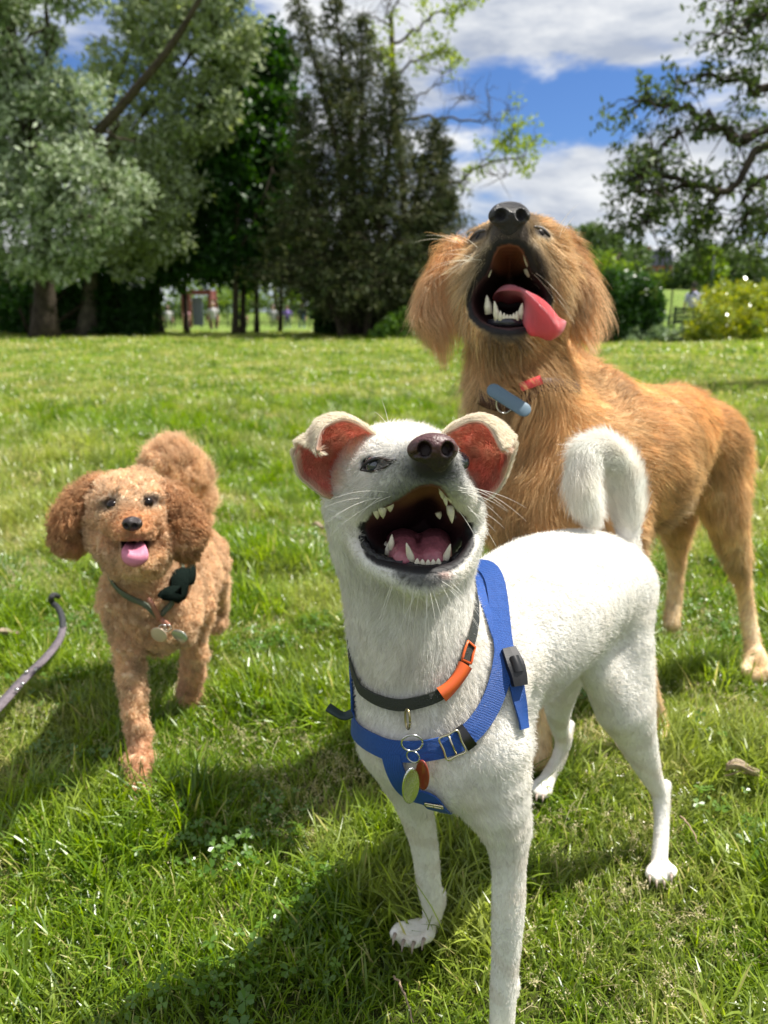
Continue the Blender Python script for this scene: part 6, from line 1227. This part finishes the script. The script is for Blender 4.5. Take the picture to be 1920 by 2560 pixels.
    rows = [[(318, 1356, 1.088), (337, 1362, 1.086), (356, 1354, 1.088)], [(312, 1362, 1.064), (336, 1372, 1.060), (362, 1360, 1.064)], [(304, 1378, 1.044), (336, 1388, 1.038), (370, 1378, 1.044)], [(306, 1400, 1.038), (337, 1406, 1.034), (370, 1398, 1.038)], [(320, 1414, 1.040), (337, 1418, 1.038), (356, 1412, 1.040)]]
    G = patch([[W(*p) for p in rw] for rw in rows], 26, 18); aa = np.abs(np.linspace(-1, 1, 18))[None]; al = np.linspace(0, 1, 26)[:, None]; Vv, Ff = sheet(G, .005*np.sqrt(np.clip(1-aa**4, .02, 1))*np.sqrt(np.clip(1-al**8, .03, 1))); npmesh('tongue', Vv, Ff, tm, root)
    # neck gear
    ca = empty('dog_collar', (-.36, 1.17, .33), 'thin dark green collar with two small tags hanging at the curly dog chest', 'collar'); gr = mat('dark_green_fabric', (.003, .008, .006), .9, spec=.1, bump=.5, bscale=400)
    P, N2 = strap_path(bvh, [('w', -.49, 1.26, .42), ('h', 300, 1455), ('h', 330, 1490), ('h', 375, 1520), ('h', 410, 1530), ('h', 430, 1490), ('h', 452, 1440), ('w', -.36, 1.30, .45), ('w', -.44, 1.32, .46), ('w', -.49, 1.26, .42)], 50, .013); mb = MB(); ribbon(mb, P, N2, .009, .0025); mb.build('band', mat('olive_band', (.10, .12, .08), .7), ca)
    P2, N3 = strap_path(bvh, [('h', 452, 1412), ('h', 448, 1440), ('h', 434, 1468), ('h', 414, 1490), ('h', 395, 1498)], 22, .019); P2 = P2+N3*.002; mb = MB(); ribbon(mb, P2, N3, .027*np.sin(np.linspace(.5, 2.8, 22))+.004, .006); mb.build('bow', gr, ca)
    P4, N4 = strap_path(bvh, [('h', 366, 1500), ('h', 385, 1518), ('h', 402, 1536), ('h', 415, 1546)], 10, .020); mb = MB(); ribbon(mb, P4, N4, .008, .003); mb.build('tag_strap', mat('pink_brown_strap', (.35, .15, .10), .6), ca)
    def tagd(px, py, a_, b_, tilt, m, nm_):
        h = hit(bvh, px, py); c = np.array(h[0])+np.array((0, -.032, 0)) if h[0] is not None else W(px, py, 1.12); u = unit(np.array((math.cos(tilt), -.25, -math.sin(tilt)))); v = unit(np.array((math.sin(tilt), -.2, math.cos(tilt)))); n_ = unit(np.cross(u, v)); mb = MB(); k = 24; E = np.array([u*a_*math.cos(x)+v*b_*math.sin(x) for x in np.linspace(0, 2*math.pi, k+1)[:-1]])
        mb.add(np.vstack([c+E*0-n_*.001, c+E*.9-n_*.001, c+E-n_*.0004, c+E+n_*.0004, c+E*.9+n_*.001, c+E*0+n_*.001]), [(r_*k+i, r_*k+(i+1) % k, (r_+1)*k+(i+1) % k, (r_+1)*k+i) for r_ in range(5) for i in range(k)]); mb.build(nm_, m, ca)
    tagd(411, 1567, .0140, .0140, 0, mat('worn_copper_tag', (.62, .50, .38), .4, metal=.3), 'tag'); tagd(461, 1570, .0150, .0105, .35, mat('grey_steel_tag', (.45, .50, .46), .25, metal=.6), 'tag')
    for px in (420, 432): 
        h = hit(bvh, px, 1551); c = np.array(h[0])+np.array((0, -.032, 0)); mb = MB(); mb.tube([c+.006*np.array((math.cos(q), 0, math.sin(q))) for q in np.linspace(0, 6.2832, 20)], np.full(20, .0011), 6); mb.build('ring', metal_m, ca)
# ------------------------------------------------------------------ things lying on the grass
def litter():
    lm_ = mat('grey_purple_strap', (.17, .14, .16), .5, spec=.5, noise=.35, nscale=90, bump=.5, bscale=500); dk = mat('black_rubber_loop', (.02, .022, .024), .5, bump=.5, bscale=300)
    root = empty('dog_lead', tuple(WG(100, 1650)), 'grey purple dog lead with a black end lying in the grass at the left', 'dog lead')
    P = catmull([WG(-140, 1890, .045), WG(-60, 1820, .045), WG(0, 1765, .05), (WG(60, 1700, .05)), WG(120, 1640, .055), WG(150, 1600, .065), WG(158, 1570, .075)], 30); mb = MB(); Nn = np.tile((.1, -.5, .9), (30, 1)); ribbon(mb, P, Nn, np.linspace(.024, .014, 30), .004); mb.build('strap', lm_, root)
    P = catmull([WG(158, 1575, .072), WG(156, 1545, .085), WG(146, 1520, .095), WG(132, 1508, .10), WG(128, 1495, .115), WG(136, 1487, .12), WG(147, 1492, .11)], 24); mb = MB(); mb.tube(P, np.linspace(.0075, .006, 24), 8); mb.build('loop', dk, root)
    for k, (x, y) in enumerate(((68, 1682), (92, 1676), (58, 1712), (44, 1726))):
        c = WG(x, y, .056); mb = MB(); mb.tube([c-np.array((0, .004, -.004)), c+np.array((0, -.001, .002))], [.0035, .003], 10); mb.build('rivet', metal_m, root)
    dl = mat('dry_leaf', (.42, .33, .22), .7, noise=.4, nscale=60, bump=.6, bscale=120)
    for (px, py, L_, rz, lb) in ((795, 1318, .045, -.45, 'curled dry brown leaf on the grass behind the white dog cheek'), (18, 1590, .05, .5, 'pale dry leaf at the left edge beyond the dog lead'), (1855, 1930, .05, -.15, 'pale dry leaf in the grass below the golden hind paw')):
        c = WG(px, py, .035); rows = []
        for i, t in enumerate(np.linspace(0, 1, 7)):
            w_ = .011*math.sin(math.pi*(t*.92+.04)); rows.append([c+np.array((math.cos(rz)*(t-.5)*L_ - math.sin(rz)*v*w_, math.sin(rz)*(t-.5)*L_ + math.cos(rz)*v*w_, .012*abs(v)**1.5+.006*math.sin(t*5))) for v in (-1, -.5, 0, .5, 1)])
        Vv, Ff = sheet(patch(rows, 22, 12), .0012); o = npmesh('dry_leaf', Vv, Ff, dl); tag(o, lb, 'leaf', 'dry leaves on the grass')
    r = np.random.default_rng(77); st = mat('dry_twig', (.42, .30, .20), .8, noise=.3, nscale=80)
    for (a, b, lb) in (((1490, 1800), (1560, 1890), 'thin reddish dry stalk lying beside the white dog rear legs'), ((1700, 2040), (1745, 2110), 'thin pale stalk leaning in the grass right of the white dog hind paw'), ((985, 2440), (1035, 2556), 'straight pale stalk standing in the shaded grass left of the front leg'), ((1810, 1938), (1915, 1945), 'pale dry stem lying near the right edge')):
        p, q = WG(*a, .03), WG(*b, .025); m_ = (p+q)/2+np.array((0, 0, .008)); mb = MB(); P = catmull([p, m_, q], 12); P[1:-1] += r.normal(0, .0008, (10, 3)); mb.tube(P, np.linspace(.0014, .0008, 12), 5); tag(mb.build('dry_stalk', st), lb, 'stalk', 'dry stalks in the grass')
if on('golden'): golden_dog()
if on('curly'): curly_dog()
if on('litter'): litter()
